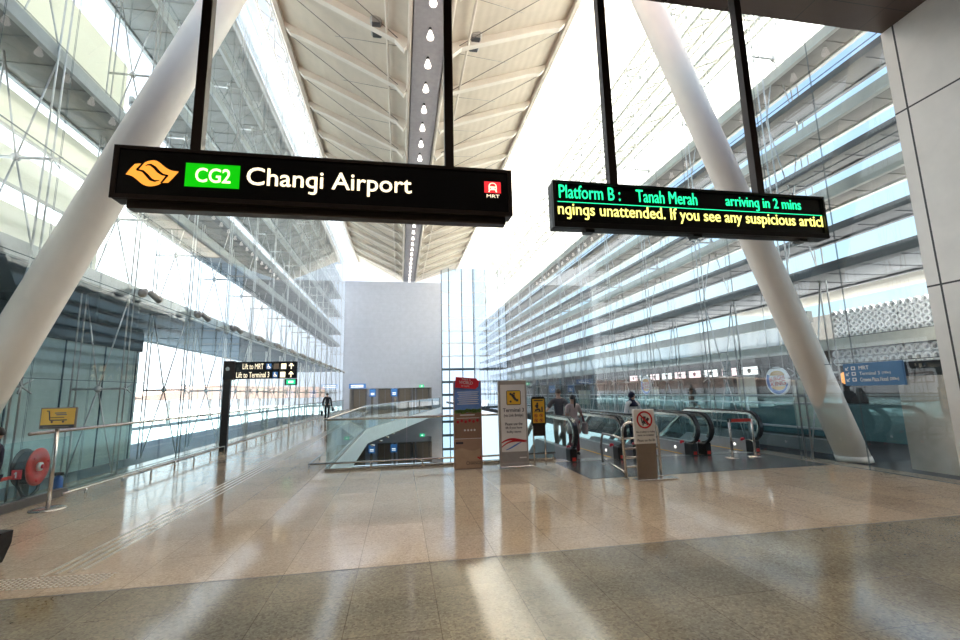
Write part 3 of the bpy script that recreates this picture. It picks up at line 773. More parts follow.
t.location.x -= .02
y = 9.58
t = thing('sign_stand', (2.44,y,0), 'grey framed notice stand for Terminal 3 with yellow escalator symbol', 'sign stand')
MB().bbox((2.13,y,.1),(2.755,y+.11,1.835),.012).build('body', 'standgrey', t)
MB().bbox((2.09,y-.12,.03),(2.80,y+.2,.06),.008).build('base_plate', 'steel', t); MB().bbox((2.13,y-.03,.055),(2.755,y+.10,.11),.008).build('foot', 'standgrey', t)
F = face_y(y); plate(MB(),F,2.17,2.715,.34,1.745,0,.004).build('notice', 'paper', t)
F3 = face_y(y-.004)
m = MB(); m.prism([(2.30,1.33),(2.32,1.31),(2.60,1.31),(2.62,1.33),(2.62,1.60),(2.60,1.62),(2.32,1.62),(2.30,1.60)],0,.004,F3); m.build('symbol_border', 'ink', t)
plate(MB(),face_y(y-.007),2.315,2.605,1.325,1.605,0,.003).build('symbol_plate', 'yellow', t)
m = MB(); F4 = face_y(y-.009)
stroke(m,F4,[(2.37,1.545),(2.41,1.545),(2.51,1.41),(2.56,1.41)],.05); disc(m,F4,(2.47,1.555),.022); stroke(m,F4,[(2.47,1.53),(2.47,1.47)],.03); disc(m,F4,(2.39,1.385),.022); m.build('escalator_symbol', 'ink', t)
stroke(MB(),face_y(y-.013),[(2.39,1.545),(2.42,1.535),(2.51,1.42),(2.54,1.41)],.012).build('step_line', 'yellow', t) if False else None
lettering('Terminal 3', 2.215,2.68,1.165,1.245, F3, 'ink', t, .014); lettering('(via Link Bridge)', 2.235,2.66,1.045,1.125, F3, 'ink', t, .01)
for k, s in enumerate(('Please use the', 'lift if you have', 'bulky items')):
    w = (.38,.36,.31)[k]; lettering(s, 2.445-w/2,2.445+w/2,.885-k*.085,.945-k*.085, F3, 'ink', t, .012)
def curve_band(p, w, mm):
    m = MB(); pts = bez(p, 14); n = len(pts)
    L = ribbon(pts, [w*(.35+.65*math.sin(PI*(k+.5)/n)) for k in range(n)]); A, B = L[:n], L[n:][::-1]
    for i in range(n-1): m.prism([A[i],A[i+1],B[i+1],B[i]],0,.003,F3)
    m.build('ribbon_print', mm, t)
curve_band([(2.17,.53),(2.38,.66),(2.5,.56),(2.715,.56)], .05, 'inkred'); curve_band([(2.17,.44),(2.35,.60),(2.5,.56),(2.715,.53)], .035, 'inkred'); curve_band([(2.26,.38),(2.4,.42),(2.5,.50),(2.60,.53)], .03, 'inkblue')
plate(MB(),F,2.17,2.715,.14,.335,0,.004).build('lower_band', 'grey', t)
m = MB(); plate(m,F3,2.55,2.70,.20,.225,0,.003); stroke(m,F3,[(2.64,.70),(2.69,.74)],.012); m.build('mark', 'paper', t)

t.location.x -= .04
y = 9.78
t = thing('safety_sign', (3.08,y,0), 'black framed yellow safety notice on two slim legs by the escalator', 'sign stand')
m = MB(); m.prism([(2.92,.86),(3.25,.86),(3.25,1.43),(3.22,1.47),(2.95,1.47),(2.92,1.43)],-.05,.0,face_y(y)); m.build('board', 'black', t)
MB().box((2.945,y+.005,.62),(3.225,y+.045,.86)).build('lower_panel', 'bronze', t)
for x in (2.955,3.215): MB().tube([(x,y+.025,0),(x,y+.025,.9)],.02,8).build('leg', 'steel', t)
F = face_y(y); plate(MB(),F,2.95,3.22,.90,1.42,0,.004).build('notice', 'yellow', t)
m = MB(); F3 = face_y(y-.004)
plate(m,F3,2.98,3.19,1.375,1.40); disc(m,F3,(3.06,1.32),.022); stroke(m,F3,[(3.06,1.30),(3.05,1.22)],.05); stroke(m,F3,[(3.00,1.17),(3.09,1.2),(3.12,1.15)],.04); disc(m,F3,(3.02,1.27),.018); plate(m,F3,3.15,3.18,1.15,1.25)
plate(m,F3,2.98,3.19,1.135,1.148); m.build('pictogram', 'ink', t)
m = MB()
for u in (3.02,3.14):
    for v in (1.06,.955): ringp(m,F3,(u,v),.032,.042,0,.003,16); stroke(m,F3,[(u-.025,v+.025),(u+.025,v-.025)],.009)
m.build('prohibition_rings', 'inkred', t)
m = MB()
for u in (3.02,3.14):
    for v in (1.06,.955): plate(m,face_y(y-.003),u-.012,u+.012,v-.02,v+.02,0,.003)
m.build('pictogram', 'ink', t)

t.location.x -= .055
y = 7.68
t = thing('trolley_notice', (4.34,y,0), 'notice stand with red no-trolleys ring on a taupe panel', 'sign stand')
m = MB(); m.loft([[(4.16,y,.02),(4.535,y,.02),(4.535,y+.04,.02),(4.16,y+.04,.02)],[(4.17,y,.63),(4.55,y,.63),(4.55,y+.04,.63),(4.17,y+.04,.63)]]); m.build('lower_panel', 'taupe', t)
MB().bbox((4.15,y-.01,.62),(4.555,y+.05,1.225),.006).build('upper_panel', 'paper', t)
MB().bbox((4.10,y-.10,0),(4.88,y+.12,.022),.006).build('base_plate', 'steel', t)
F3 = face_y(y-.01); m = MB(); ringp(m,F3,(4.355,1.04),.125,.155); stroke(m,F3,[(4.265,1.135),(4.445,.945)],.03,.004,.006); m.build('prohibition_ring', 'inkred', t)
m = MB(); stroke(m,F3,[(4.29,1.08),(4.31,.98),(4.42,.98)],.02); stroke(m,F3,[(4.34,.99),(4.36,1.10)],.05); stroke(m,F3,[(4.38,1.0),(4.43,1.07)],.05); disc(m,F3,(4.32,.955),.014); disc(m,F3,(4.40,.955),.014); m.build('trolley_symbol', 'ink', t)
lettering('No trolleys or bulky', 4.18,4.54,.805,.845, F3, 'ink', t); lettering('items on escalator', 4.20,4.52,.755,.79, F3, 'ink', t); lettering('Please use the lift', 4.19,4.53,.66,.705, F3, 'ink', t)

# trolley barrier of steel tubes beside it
t = thing('trolley_barrier', (4.05,8.4,0), 'curved stainless tube barrier behind the no-trolleys notice', 'barrier')
def arch(pts, r=.026): return MB().tube(pts, r, 10)
arch([(4.02,7.85,0),(4.0,7.86,.8),(4.02,7.87,.9),(4.08,7.88,.96),(4.16,7.89,.98),(4.62,7.93,.98),(4.70,7.94,.95),(4.75,7.95,.88),(4.76,7.95,.8),(4.76,7.95,0)]).build('hoop', 'steel', t)
for z in (.2,.36,.52,.70): MB().tube([(4.0,7.86,z),(4.76,7.95,z)],.017,8).build('rung', 'steel', t)
arch([(4.32,9.45,.05),(4.30,9.45,.40),(4.28,9.35,.58),(4.22,9.15,.68),(4.1,8.4,.70),(4.0,7.87,.70)],.024).build('side_rail', 'steel', t)
MB().tube([(4.32,9.45,.12),(4.0,7.87,.12)],.02,8).build('side_rail', 'steel', t)
for x, yy in ((4.02,7.85),(4.76,7.95),(4.32,9.45)): MB().lathe((x,yy,0),[(.05,0),(.05,.015)],14).build('foot_flange', 'steel', t)

# queue tape
t = thing('tape_barrier', (7.75,9.4,0), 'two steel queue posts joined by red tape before the right escalator', 'queue barrier')
for x in (7.43,8.02):
    MB().tube([(x,9.4,0.02),(x,9.4,.86)],.028,10).build('post', 'steel', t); MB().lathe((x,9.4,0),[(.16,0),(.16,.012),(.06,.03)],20).build('base', 'steel', t)
MB().box((7.40,9.375,.80),(7.47,9.425,.88)).build('tape_reel', 'black', t)
MB().box((7.45,9.395,.79),(8.02,9.402,.86)).build('tape', 'redp', t)

# ------------------------------------------------------------------ escalators
def escalator(x0, x1, lab):
    t = thing('escalator', ((x0+x1)/2,9.6,0), lab, 'escalator')
    yt, yb, zb = 12.6, 12.6+6/math.tan(math.radians(30)), -6.
    Z = lambda y: 0 if y < yt else max(zb, -(y-yt)*math.tan(math.radians(30)))
    cs = [10.1+.3*k for k in range(9)]+[12.6,13.1,14,16,19,21,yb-.2,yb,yb+1.2]
    for x in (x0, x1):
        # newel: half circle of the handrail
        arc = [(x,10.1-.36*math.sin(PI*k/12),.63-.35*math.cos(PI*k/12)) for k in range(13)]
        path = arc + [(x,y,Z(y)+.98) for y in cs if y > 10.1]
        MB().tube(path,1,sect=[(-.045,-.02),(.045,-.02),(.045,.012),(.03,.03),(-.03,.03),(-.045,.012)],smooth=False).build('handrail', 'rubber', t)
        low = [(x,p[1]+(.04 if k < 12 else 0),p[2]-.045*(1 if k > 6 else -1)) for k, p in enumerate(path)]
        MB().tube(low[3:],1,sect=[(-.056,-.028),(.056,-.028),(.056,.028),(-.056,.028)],smooth=False).build('rail_trim', 'steel', t)
        m = MB(); poly = [(p[1],p[2]-.03*(1 if k > 6 else -1)) for k, p in enumerate(arc)] + [(y,Z(y)+.95) for y in cs[1:]] + [(y,Z(y)+.25) for y in cs[:0:-1]]
        m.prism(poly,x-.007,x+.007,lambda u,v,w:(w,u,v)); m.build('balustrade_glass', 'gl_esc', t)
        m = MB(); pts = [(10.0,.0),(10.0,.22)]+[(y,Z(y)+.27) for y in cs]+[(y,Z(y)-.55) for y in cs[::-1] if y > 10.6]+[(10.56,-.0)]
        m.prism(pts,x-.07,x+.07,lambda u,v,w:(w,u,v)); m.build('skirt', 'skirt', t)
        MB().bbox((x-.085,9.93,.0),(x+.085,10.22,.29),.02).build('handrail_inlet', 'black', t)
        MB().box((x-.04,9.92,.03),(x+.04,9.932,.10)).build('warning_plate', 'redp', t)
        s = 1 if x == x0 else -1
        MB().lathe((x+s*.04,10.35,.25),[(.05,0),(.05,.06),(.02,.075)],12).build('stop_button', 'redlabel', t)
        MB().lathe((x+s*.071-(.012 if s < 0 else 0),10.6,.14),[(.035,0),(.035,.012)],12,'X').build('skirt_light', 'litw', t)
    a, c = x0+.07, x1-.07
    m = MB()
    n = 40
    yy = 10.3; 
    prof = [(yy,.004),(12.6,.004)]
    y, z = 12.6, 0.
    while z > -5.8: prof += [(y+.40,z),(y+.40,z-.231)]; y += .40; z -= .231
    prof += [(y+1.5,z)]
    m.prism(prof+[(y+1.5,z-.4),(12.6,-.5),(10.56,-.5),(10.56,.0),(yy,0.)],a,c,lambda u,v,w:(w,u,v)); m.build('steps', 'step', t)
    for x in (a+.02, c-.02): MB().box((x-.02,10.3,.004),(x+.02,12.6,.012)).build('yellow_edge', 'yellow', t)
    MB().box((a,10.0,0),(c,10.3,.012)).build('comb_plate', 'steel', t)
    return t
escalator(3.86, 5.02, 'left escalator, with a couple riding away on it')
escalator(5.52, 6.87, 'middle escalator, with a woman in white sleeves stepping off')
escalator(7.23, 8.55, 'right escalator, closed off by the red tape')
tag(MB().bbox((3.42,8.02,0),(8.55,10.02,.004),.001).build('landing_plate', 'dsteel'), 'dark steel landing plate in front of the escalators', 'landing plate')

# ------------------------------------------------------------------ left foreground
t = thing('trolley_sign', (-5.19,8.14,0), 'yellow trolley sign on a steel post with round base', 'sign stand')
MB().lathe((-5.19,8.14,0),[(.22,0),(.22,.012),(.19,.03),(.05,.04)],28).build('base', 'steel', t)
MB().tube([(-5.19,8.14,.03),(-5.19,8.14,1.22)],.028,12).build('post', 'steel', t)
MB().bbox((-5.42,8.10,1.19),(-4.93,8.13,1.51),.006).build('frame', 'taupe', t)
F = face_y(8.10); plate(MB(),F,-5.40,-4.95,1.25,1.495,0,.004).build('face', 'yellow', t)
plate(MB(),F,-5.40,-4.95,1.20,1.25,0,.004).build('dark_band', 'ink', t)
m = MB(); G = face_y(8.096); stroke(m,G,[(-5.33,1.46),(-5.30,1.46),(-5.28,1.32),(-5.05,1.32)],.014); stroke(m,G,[(-5.28,1.36),(-5.09,1.36)],.008); disc(m,G,(-5.25,1.295),.014); disc(m,G,(-5.10,1.295),.014); m.build('trolley_symbol', 'ink', t)
m = MB(); plate(m,G,-5.22,-5.07,1.42,1.435); plate(m,G,-5.20,-5.06,1.395,1.41); plate(m,G,-5.36,-5.02,1.215,1.225,.0,.003); m.build('print_lines', 'taupe', t)
t = thing('glass_screen', (-5.72,6.6,0), 'low glass screen on a dark plinth in front of the hose reel', 'glass screen')
MB().box((-5.73,5.3,.13),(-5.718,9.3,1.0)).build('glass_panel', 'gl_b', t)
MB().bbox((-5.80,5.3,0),(-5.66,9.3,.13),.01).build('plinth', 'plinth', t)
# hose reel
c = Vector((-5.97,8.85,.55)); ax = Vector((1.,.12,0)).normalized(); sx = Vector((0,0,1)).cross(ax).normalized()
t = thing('hose_reel', (c.x,c.y,0), 'red fire hose reel behind the low glass screen', 'hose reel')
def spin(prof, n=28):
    m = MB(); rings = []
    for r, h in prof: rings.append([tuple(c+ax*h+sx*(r*math.cos(2*PI*k/n))+Vector((0,0,r*math.sin(2*PI*k/n)))) for k in range(n)])
    return m.loft(rings, True, True)
spin([(.275,.09),(.30,.095),(.30,.115),(.275,.13),(.14,.125),(.12,.11)]).build('front_disc', 'redp', t)
spin([(.30,-.10),(.30,-.08)]).build('rear_disc', 'rubber', t)
spin([(.25,-.08),(.265,-.06),(.26,-.03),(.265,.0),(.26,.03),(.265,.06),(.27,.09)]).build('hose_coil', 'rubber', t)
spin([(.07,.11),(.07,.15),(.03,.16)]).build('hub', 'whitep', t)
spin([(.035,.15),(.035,.175)]).build('hub_cap', 'redlabel', t)
for k in range(3):
    a = 2*PI*k/3+.3; p = c+ax*.13+sx*(.22*math.cos(a))+Vector((0,0,.22*math.sin(a))); MB().sphere(tuple(p),.02,8,6).build('rivet', 'redlabel', t)
q = c+sx*(-.28)
m = MB(); m.tube([tuple(q+Vector((.0,0,-.0))),tuple(q+Vector((.0,.02,-.25))),tuple(q+Vector((.03,.12,-.44))),tuple(c+Vector((.05,.0,-.47))),tuple(c+Vector((.05,.14,-.38))),tuple(c+Vector((.03,.2,-.24)))],.022,8); m.build('hose_tail', 'rubber', t)
MB().box((c.x-.09,c.y-.08,0),(c.x-.03,c.y+.08,.62)).build('stand', 'plinth', t)
fr = lambda u, v, w: (c.x+.08+u, c.y-.26-w, c.z+v)
m = MB(); plate(m,fr,-.10,.03,-.14,.0,.05,.07); m.build('label_plate', 'redlabel', t)
m = MB(); stroke(m,fr,[(-.035,-.12),(-.035,-.03)],.018,.07,.074); stroke(m,fr,[(-.06,-.06),(-.03,-.03)],.016,.07,.074); m.build('label_symbol', 'whitep', t)
MB().tube([(c.x-.02,c.y-.1,.44),(c.x-.02,c.y-.9,.44)],.03,8).build('supply_pipe', 'redp', t)
t = thing('gas_bottle', (-5.93,9.35,0), 'small blue bottle with dark valve beside the hose reel', 'bottle')
MB().lathe((-5.90,9.42,0),[(.065,0),(.07,.02),(.07,.25),(.055,.29),(.025,.32)],18).build('bottle_body', 'bluep', t); MB().box((-5.97,9.40,.32),(-5.83,9.44,.37)).build('valve', 'rubber', t)
# dark bag on the floor at the left edge
t = thing('travel_bag', (-4.05,5.62,0), 'black bag standing on the floor at the left edge', 'bag')
ox = -.125
m = MB(); m.loft([[(-4.30+ox,5.42,.02),(-3.83+ox,5.42,.02),(-3.80+ox,5.62,.02),(-4.26+ox,5.62,.02)],[(-4.33+ox,5.41,.2),(-3.76+ox,5.41,.2),(-3.75+ox,5.63,.2),(-4.29+ox,5.63,.2)],[(-4.28+ox,5.45,.37),(-3.72+ox,5.45,.33),(-3.72+ox,5.59,.33),(-4.25+ox,5.59,.37)]]); m.build('bag_body', 'suit', t)
for x, yy in ((-4.24,5.46),(-3.92,5.46),(-4.22,5.57),(-3.90,5.57)): MB().sphere((x+ox,yy,.015),.015,8,6).build('bag_foot', 'rubber', t)

# ------------------------------------------------------------------ blue sign on the right glass
F = face_mx(8.60)
t = thing('direction_sign', (8.62,7.0,1.56), 'blue sign by the right glass reading MRT, Terminal 3, Crowne Plaza Hotel', 'sign')
MB().bbox((8.60,6.45,1.56),(8.64,7.53,1.985),.005).build('board', 'signblue', t)
lettering('MRT', -7.22,-7.03,1.86,1.93, F, 'whitep', t, .012)
lettering('Terminal 3', -7.22,-6.85,1.755,1.82, F, 'whitep', t, .012); lettering('(100m)', -6.81,-6.66,1.755,1.81, F, 'whitep', t, .012)
lettering('Crowne Plaza Hotel', -7.22,-6.72,1.635,1.71, F, 'whitep', t, .012); lettering('(200m)', -6.69,-6.54,1.635,1.70, F, 'whitep', t, .012)
for v in (1.86,1.755,1.645):
    m = MB(); stroke(m,F,[(-7.42,v+.06),(-7.48,v)],.014); stroke(m,F,[(-7.48,v+.045),(-7.48,v),(-7.435,v)],.014); m.build('arrow', 'whitep', t)
    plate(MB(),F,-7.37,-7.29,v-.005,v+.065,0,.003).build('icon_plate', 'whitep', t)
    plate(MB(),face_mx(8.597),-7.35,-7.31,v+.012,v+.05,0,.003).build('icon', 'signblue', t)
for yy in (6.7,7.3): MB().tube([(8.62,yy,1.97),(8.645,yy,2.06)],.012,6).build('hanger', 'rod', t)

# ------------------------------------------------------------------ outside right: shops, piers, hotel lattice
tag(MB().box((XR+.9,6.0,-.04),(XR+1.25,7.3,1.72)).build('concrete_pier', 'pier'), 'broad grey concrete pier outside the right glass by the cladding', 'pier')
t = thing('shop_unit', (14,30,-.05), 'dark shop row across the outside walkway at right', 'shop')
MB().box((14.6,9,-.05),(14.8,52,2.6)).build('back_wall', 'shopdark', t)
MB().box((10.4,5.97,2.45),(14.8,52,2.70)).build('canopy_slab', 'deckd', t)
MB().box((10.35,5.97,2.42),(10.45,52,2.68)).build('canopy_fascia', 'fascb', t)
MB().box((13.2,10,-.05),(13.9,50,1.0)).build('counter', 'shopteal', t)
for yy in (14,19.5,25,30.5,36,42,48): MB().box((11.1,yy-.1,-.05),(11.3,yy+.1,2.45)).build('post', 'shopteal', t)
tag(MB().box((10.35,9.8,3.2),(10.5,52,3.48)).build('balcony_band', 'fascb'), 'long beige band above the shop canopy outside the right glass', 'balcony band')
tag(MB().box((10.40,9.8,2.70),(10.43,52,3.2)).build('balcony_glazing', 'haze'), 'pale glazed parapet between the beige bands outside the right glass', 'parapet')
yy = 12.2
for i, (w, mm) in enumerate(((.5,'litw'),(.7,'coolwin'),(.65,'litw'),(.6,'coolwin'),(.7,'coolwin'),(.8,'litw'),(.9,'coolwin'),(1.,'litw'),(1.2,'coolwin'))):
    yy = 14.6 + i*1.05
    t = thing('menu_lightbox', (12.6,yy,1.98), f'{nth(i)} lit menu panel over the shop counters, from the near end', 'menu panel', 'lit menu panels over the shop')
    MB().box((12.62,yy-.42,1.98),(12.7,yy+.42,2.32)).build('casing', 'black', t); MB().box((12.60,yy-.38,2.01),(12.62,yy+.38,2.29)).build('lit_face', mm, t)
    m = MB(); disc(m,face_mx(12.598),(-yy,2.15),.09,0,.004,12); m.build('food_picture', 'inkred' if i % 2 else 'postersand', t)
for i, (yy, z0, z1, w) in enumerate(((11.2,.4,1.75,.42),(13.4,.9,1.9,.4),(19.4,.75,1.6,.75),(27,.7,1.5,.9))):
    t = thing('roller_blind', (11.4,yy,z0), f'{nth(i)} cream roller blind along the shopfront, from the near end', 'blind', 'cream blinds on the shopfront')
    MB().box((11.38,yy-w,z0),(11.40,yy+w,z1)).build('fabric', 'blind', t); MB().tube([(11.39,yy-w,z1+.03),(11.39,yy+w,z1+.03)],.035,8).build('roller', 'rod', t)
for i, (yy, z, h) in enumerate(((11.6,1.6,.35),(12.6,1.03,.3),(15.6,1.75,.25))):
    t = thing('orange_lantern', (13.3,yy,z), f'{nth(i)} glowing orange lamp inside the dark shop', 'lamp', 'orange lamps inside the shop')
    MB().lathe((13.3,yy,z),[(.06,0),(.12,.05),(.12,h-.05),(.05,h)],14).build('shade', 'warm', t); MB().tube([(13.3,yy,z+h),(13.3,yy,2.45)],.008,5).build('cord', 'black', t)
# outside walkway balustrade
t = thing('walkway_balustrade', (10.35,8.5,-.05), 'teal glass balustrade with double rails on the outside walkway at right', 'balustrade')
for k in range(15):
    y = 9.3+k*2.9; MB().box((10.34,y,.05),(10.352,y+2.86,1.1)).build('glass_panel', 'gl_b', t); MB().box((10.33,y-.03,-.05),(10.37,y+.01,1.3)).build('post', 'rod', t)
for z in (1.12,1.32,.5): MB().tube([(10.35,9.2,z),(10.35,52,z)],.03,8).build('rail', 'rod', t)
MB().box((10.0,9.2,-.05),(10.3,52,.28)).build('kerb', 'deckm', t)
# round burger logo signs
def roundel(y, lab, x=9.25, r=.35, z=1.71):
    t = thing('round_logo_sign', (x,y,z-r), lab, 'sign', 'round burger signs on the right glass')
    Fm = lambda u, v, w: (x-w, y-u, z+v)
    m = MB(); disc(m,Fm,(0,0),r,-.05,.0,36); m.build('disc', 'whitep', t)
    m = MB(); n = 26
    A = [(r*.92*math.cos(a),r*.92*math.sin(a)) for a in (math.radians(150+k*195/n) for k in range(n+1))]
    B = [(.08*r+r*.76*math.cos(a),.04*r+r*.74*math.sin(a)) for a in (math.radians(150+k*195/n) for k in range(n+1))]
    for k in range(n): m.prism([A[k],A[k+1],B[k+1],B[k]],0,.004,Fm)
    m.build('blue_crescent', 'inkblue', t)
    m = MB()
    m.prism([(.06*r+r*.62*math.cos(math.radians(a)),.38*r+r*.34*math.sin(math.radians(a))) for a in range(0,181,15)],0,.005,Fm)
    m.prism([(.06*r+r*.62*math.cos(math.radians(a)),-.38*r+r*.26*math.sin(math.radians(a))) for a in range(180,361,15)],0,.005,Fm)
    m.build('bun', 'bun', t)
    lettering('BURGER', -.62*r,.74*r,.02*r,.34*r, (lambda u, v, w: Fm(u*.98-v*.14, v*.98+u*.14, w)), 'inkred', t); lettering('KING', -.58*r,.70*r,-.36*r,-.03*r, (lambda u, v, w: Fm(u*.98-v*.14, v*.98+u*.14, w)), 'inkred', t)
    for dy in (-.2,.2): MB().tube([(x+.03,y+dy,z+.2),(x+.03,y+dy,4.0)],.008,5).build('hanger', 'rod', t)
roundel(9.85, 'larger looking round burger sign, near the slanted column at right')
roundel(16.0, 'farther round burger sign, left of the other one, above the escalators')
# hotel facade lattice
def lattice(x, y0, y1, z0, z1, nx, nz, lab):
    t = thing('facade_lattice', (x,(y0+y1)/2,z0), lab, 'facade panel')
    MB().box((x+.05,y0,z0),(x+.12,y1,z1)).build('backing', 'hotelback', t)
    m = MB(); Fm = lambda u, v, w: (x-w, -u, v); dy = (y1-y0)/nx; dz = (z1-z0)/nz
    for i in range(nx):
        for j in range(nz):
            cc = (-(y0+(i+.5)*dy), z0+(j+.5)*dz); ringp(m,Fm,cc,min(dy,dz)*.30,min(dy,dz)*.52,-.05,.02,10)
    m.build('petal_grid', 'hotel', t)
lattice(10.9, 7.3, 9.65, 2.71, 3.42, 15, 5, 'larger white petal lattice panel beyond the right glass near the cladding')
lattice(10.9, 7.4, 9.75, 2.05, 2.44, 14, 2, 'narrow white petal lattice strip beyond the right glass above the blue sign')
lattice(16.5, 17.3, 23.5, 3.3, 4.6, 14, 4, 'distant white petal lattice panel left of the slanted column')
t = thing('hotel_block', (27,20,-.05), 'grey brown building block beyond the right glass', 'building')
MB().box((20.5,9.,-.05),(24,26,4.95)).build('lower_wall', 'pier', t); MB().box((20.5,9.,6.2),(24,26,7.4)).build('upper_band', 'fascb', t)

# ------------------------------------------------------------------ outside left
t = thing('panel_building', (-10,11,-.45), 'pale green panelled building outside the near left glass', 'building')
MB().box((-10.2,3,-.45),(-9.5,18.6,3.35)).build('panel_wall', 'greenwall', t)
MB().box((-10.2,3,3.35),(-9.45,18.7,4.06)).build('dark_band', 'slate', t)
for k in range(9): MB().box((-9.5,4+k*1.8,-.45),(-9.47,4.03+k*1.8,3.35)).build('panel_joint', 'slate', t)
t = thing('linkway_canopy', (-18,60,-.5), 'long brown covered linkway seen through the left glass', 'canopy')
m = MB(); m.loft([[(-19.5,33,1.6),(-17,33,1.6),(-17,33,1.75),(-19.5,33,1.75)],[(-19.5,46,1.5),(-17,46,1.5),(-17,46,2.75),(-19.5,46,2.75)],[(-19.5,110,1.2),(-17,110,1.2),(-17,110,3.6),(-19.5,110,3.6)]]); m.build('roof_slab', 'canopy', t)
for k in range(9): MB().tube([(-18,40+k*8,-.5),(-18,40+k*8,1.5)],.12,8).build('post', 'white', t)
m = MB()
for k in range(6): m.bar((-17,24+k*1.6,2.2),(-17,25.6+k*1.6,1.62),.06); m.bar((-17,24+k*1.6,2.2-.05*k),(-17,24+k*1.6,1.6),.06)
m.bar((-17,24,2.25),(-17,34,1.75),.1); m.bar((-17,24,1.6),(-17,34,1.6),.1); m.build('lattice_nose', 'canopy', t)

# ------------------------------------------------------------------ people
def skin_mesh(V, Eg, R, root, lvl=2):
    me = bpy.data.meshes.new('sk'); me.from_pydata(V, Eg, [])
    ob = bpy.data.objects.new('sk', me); COL.objects.link(ob)
    md = ob.modifiers.new('s', 'SKIN'); md.use_smooth_shade = True
    for i, r in enumerate(R):
        sv = me.skin_vertices[0].data[i]; sv.radius = (r, r) if isinstance(r, (int, float)) else r; sv.use_root = (i == root)
    sb = ob.modifiers.new('d', 'SUBSURF'); sb.levels = lvl; sb.render_levels = lvl
    dg = bpy.context.evaluated_depsgraph_get(); dg.update()
    res = bpy.data.meshes.new_from_object(ob.evaluated_get(dg))
    bpy.data.objects.remove(ob); bpy.data.meshes.remove(me); return res
def person(name_label, loc, h, rz, J, look, cat='person', fem=False):
    """J: joint overrides in metres for a 1.75 m figure facing -Y; look: materials"""
    k = h/1.75
    P = dict(pel=(0,0,.95), wst=(0,.0,1.10), chs=(0,0,1.30), nkb=(0,.01,1.46), nk=(0,-.005,1.54), hd=(0,-.01,1.62),
             hl=(.10,0,.90), kl=(.105,-.02,.50), al=(.10,.02,.09), tl=(.11,-.15,.035),
             hr=(-.10,0,.90), kr=(-.105,-.02,.50), ar=(-.10,.02,.09), tr=(-.11,-.15,.035),
             sl=(.185,0,1.41), el=(.25,.03,1.13), wl=(.25,-.04,.89), sr=(-.185,0,1.41), er=(-.25,.03,1.13), wr=(-.25,-.04,.89))
    P.update(J or {})
    rot = Matrix.Rotation(rz, 4, 'Z'); base = Vector(loc)
    W = lambda p: base + rot @ (Vector(p)*k)
    t = thing('person', loc, name_label, cat)
    def sk(names, edges, rad, mm, part, extra=None):
        V = [tuple(Vector(P[n])*k) for n in names]; ix = {n: i for i, n in enumerate(names)}
        me = skin_mesh(V, [(ix[a],ix[c]) for a, c in edges], [r*k if not isinstance(r, tuple) else (r[0]*k, r[1]*k) for r in rad], 0)
        if extra: extra(me)
        for v in me.vertices: v.co = rot @ v.co
        me.materials.clear(); me.materials.append(M[mm]); me.name = part
        for p in me.polygons: p.use_smooth = True
        return finish(part, me, t, base)
    def hands_head(me):
        import bmesh
        bm = bmesh.new(); bm.from_mesh(me); mb = MB()
        hx, hy, hz = Vector(P['hd'])*k
        # skull, jaw, nose, ears
        mb.sphere((hx,hy+.005*k,hz+.03*k),.1*k,16,12,(.78,.95,1.02)); mb.sphere((hx,hy-.03*k,hz-.04*k),.07*k,14,10,(.8,.8,.95))
        mb.tube([(hx,hy-.085*k,hz+.035*k),(hx,hy-.112*k,hz-.002*k),(hx,hy-.09*k,hz-.008*k)],[.007*k,.014*k,.01*k],8)
        for s_ in (-1,1): mb.sphere((hx+s_*.078*k,hy+.012*k,hz+.015*k),.028*k,10,8,(.35,.7,1.1))
        for s_, a, w in ((1,'el','wl'),(-1,'er','wr')):
            d = (Vector(P[w])-Vector(P[a])).normalized(); o = Vector(P[w])*k
            side = Vector((0,-1,0)) - d*d.dot(Vector((0,-1,0)))
            side = side.normalized() if side.length > .1 else Vector((1,0,0))
            nrm = d.cross(side)
            mb.tube([tuple(o),tuple(o+d*.05*k),tuple(o+d*.09*k)],[.026*k,.036*k,.034*k],10)
            for q, (off, ln) in enumerate(((-.027,.07),(-.009,.08),(.009,.075),(.027,.06))):
                b0 = o+d*.085*k-side*off*k; b1 = b0+d*ln*.5*k+nrm*s_*.006*k; b2 = b1+d*ln*.42*k+nrm*s_*.018*k
                mb.tube([tuple(b0),tuple(b1),tuple(b2)],[.0095*k,.009*k,.007*k],6)
            b0 = o+d*.03*k+side*.025*k; mb.tube([tuple(b0),tuple(b0+d*.035*k+side*.025*k),tuple(b0+d*.07*k+side*.03*k)],[.012*k,.011*k,.008*k],6)
        vs = [bm.verts.new(v) for v in mb.v]
        for f in mb.f:
            try: bm.faces.new([vs[i] for i in f])
            except ValueError: pass
        bmesh.ops.recalc_face_normals(bm, faces=bm.faces); bm.to_mesh(me); bm.free()
    allE = [('pel','wst'),('wst','chs'),('chs','nkb'),('nkb','nk'),('nk','hd'),('pel','hl'),('hl','kl'),('kl','al'),('al','tl'),('pel','hr'),('hr','kr'),('kr','ar'),('ar','tr'),
            ('nkb','sl'),('sl','el'),('el','wl'),('nkb','sr'),('sr','er'),('er','wr')]
    nm = ['pel','wst','chs','nkb','nk','hd','hl','kl','al','tl','hr','kr','ar','tr','sl','el','wl','sr','er','wr']
    rd = dict(pel=(.12,.09), wst=(.115,.08), chs=(.13,.09), nkb=(.07,.06), nk=.05, hd=.06, hl=.078, kl=.052, al=.036, tl=.03, hr=.078, kr=.052, ar=.036, tr=.03,
              sl=.052, el=.038, wl=.026, sr=.052, er=.038, wr=.026)
    body = sk(nm, allE, [rd[n] for n in nm], look['skin'], 'body', hands_head)
    hx, hy, hz = P['hd']
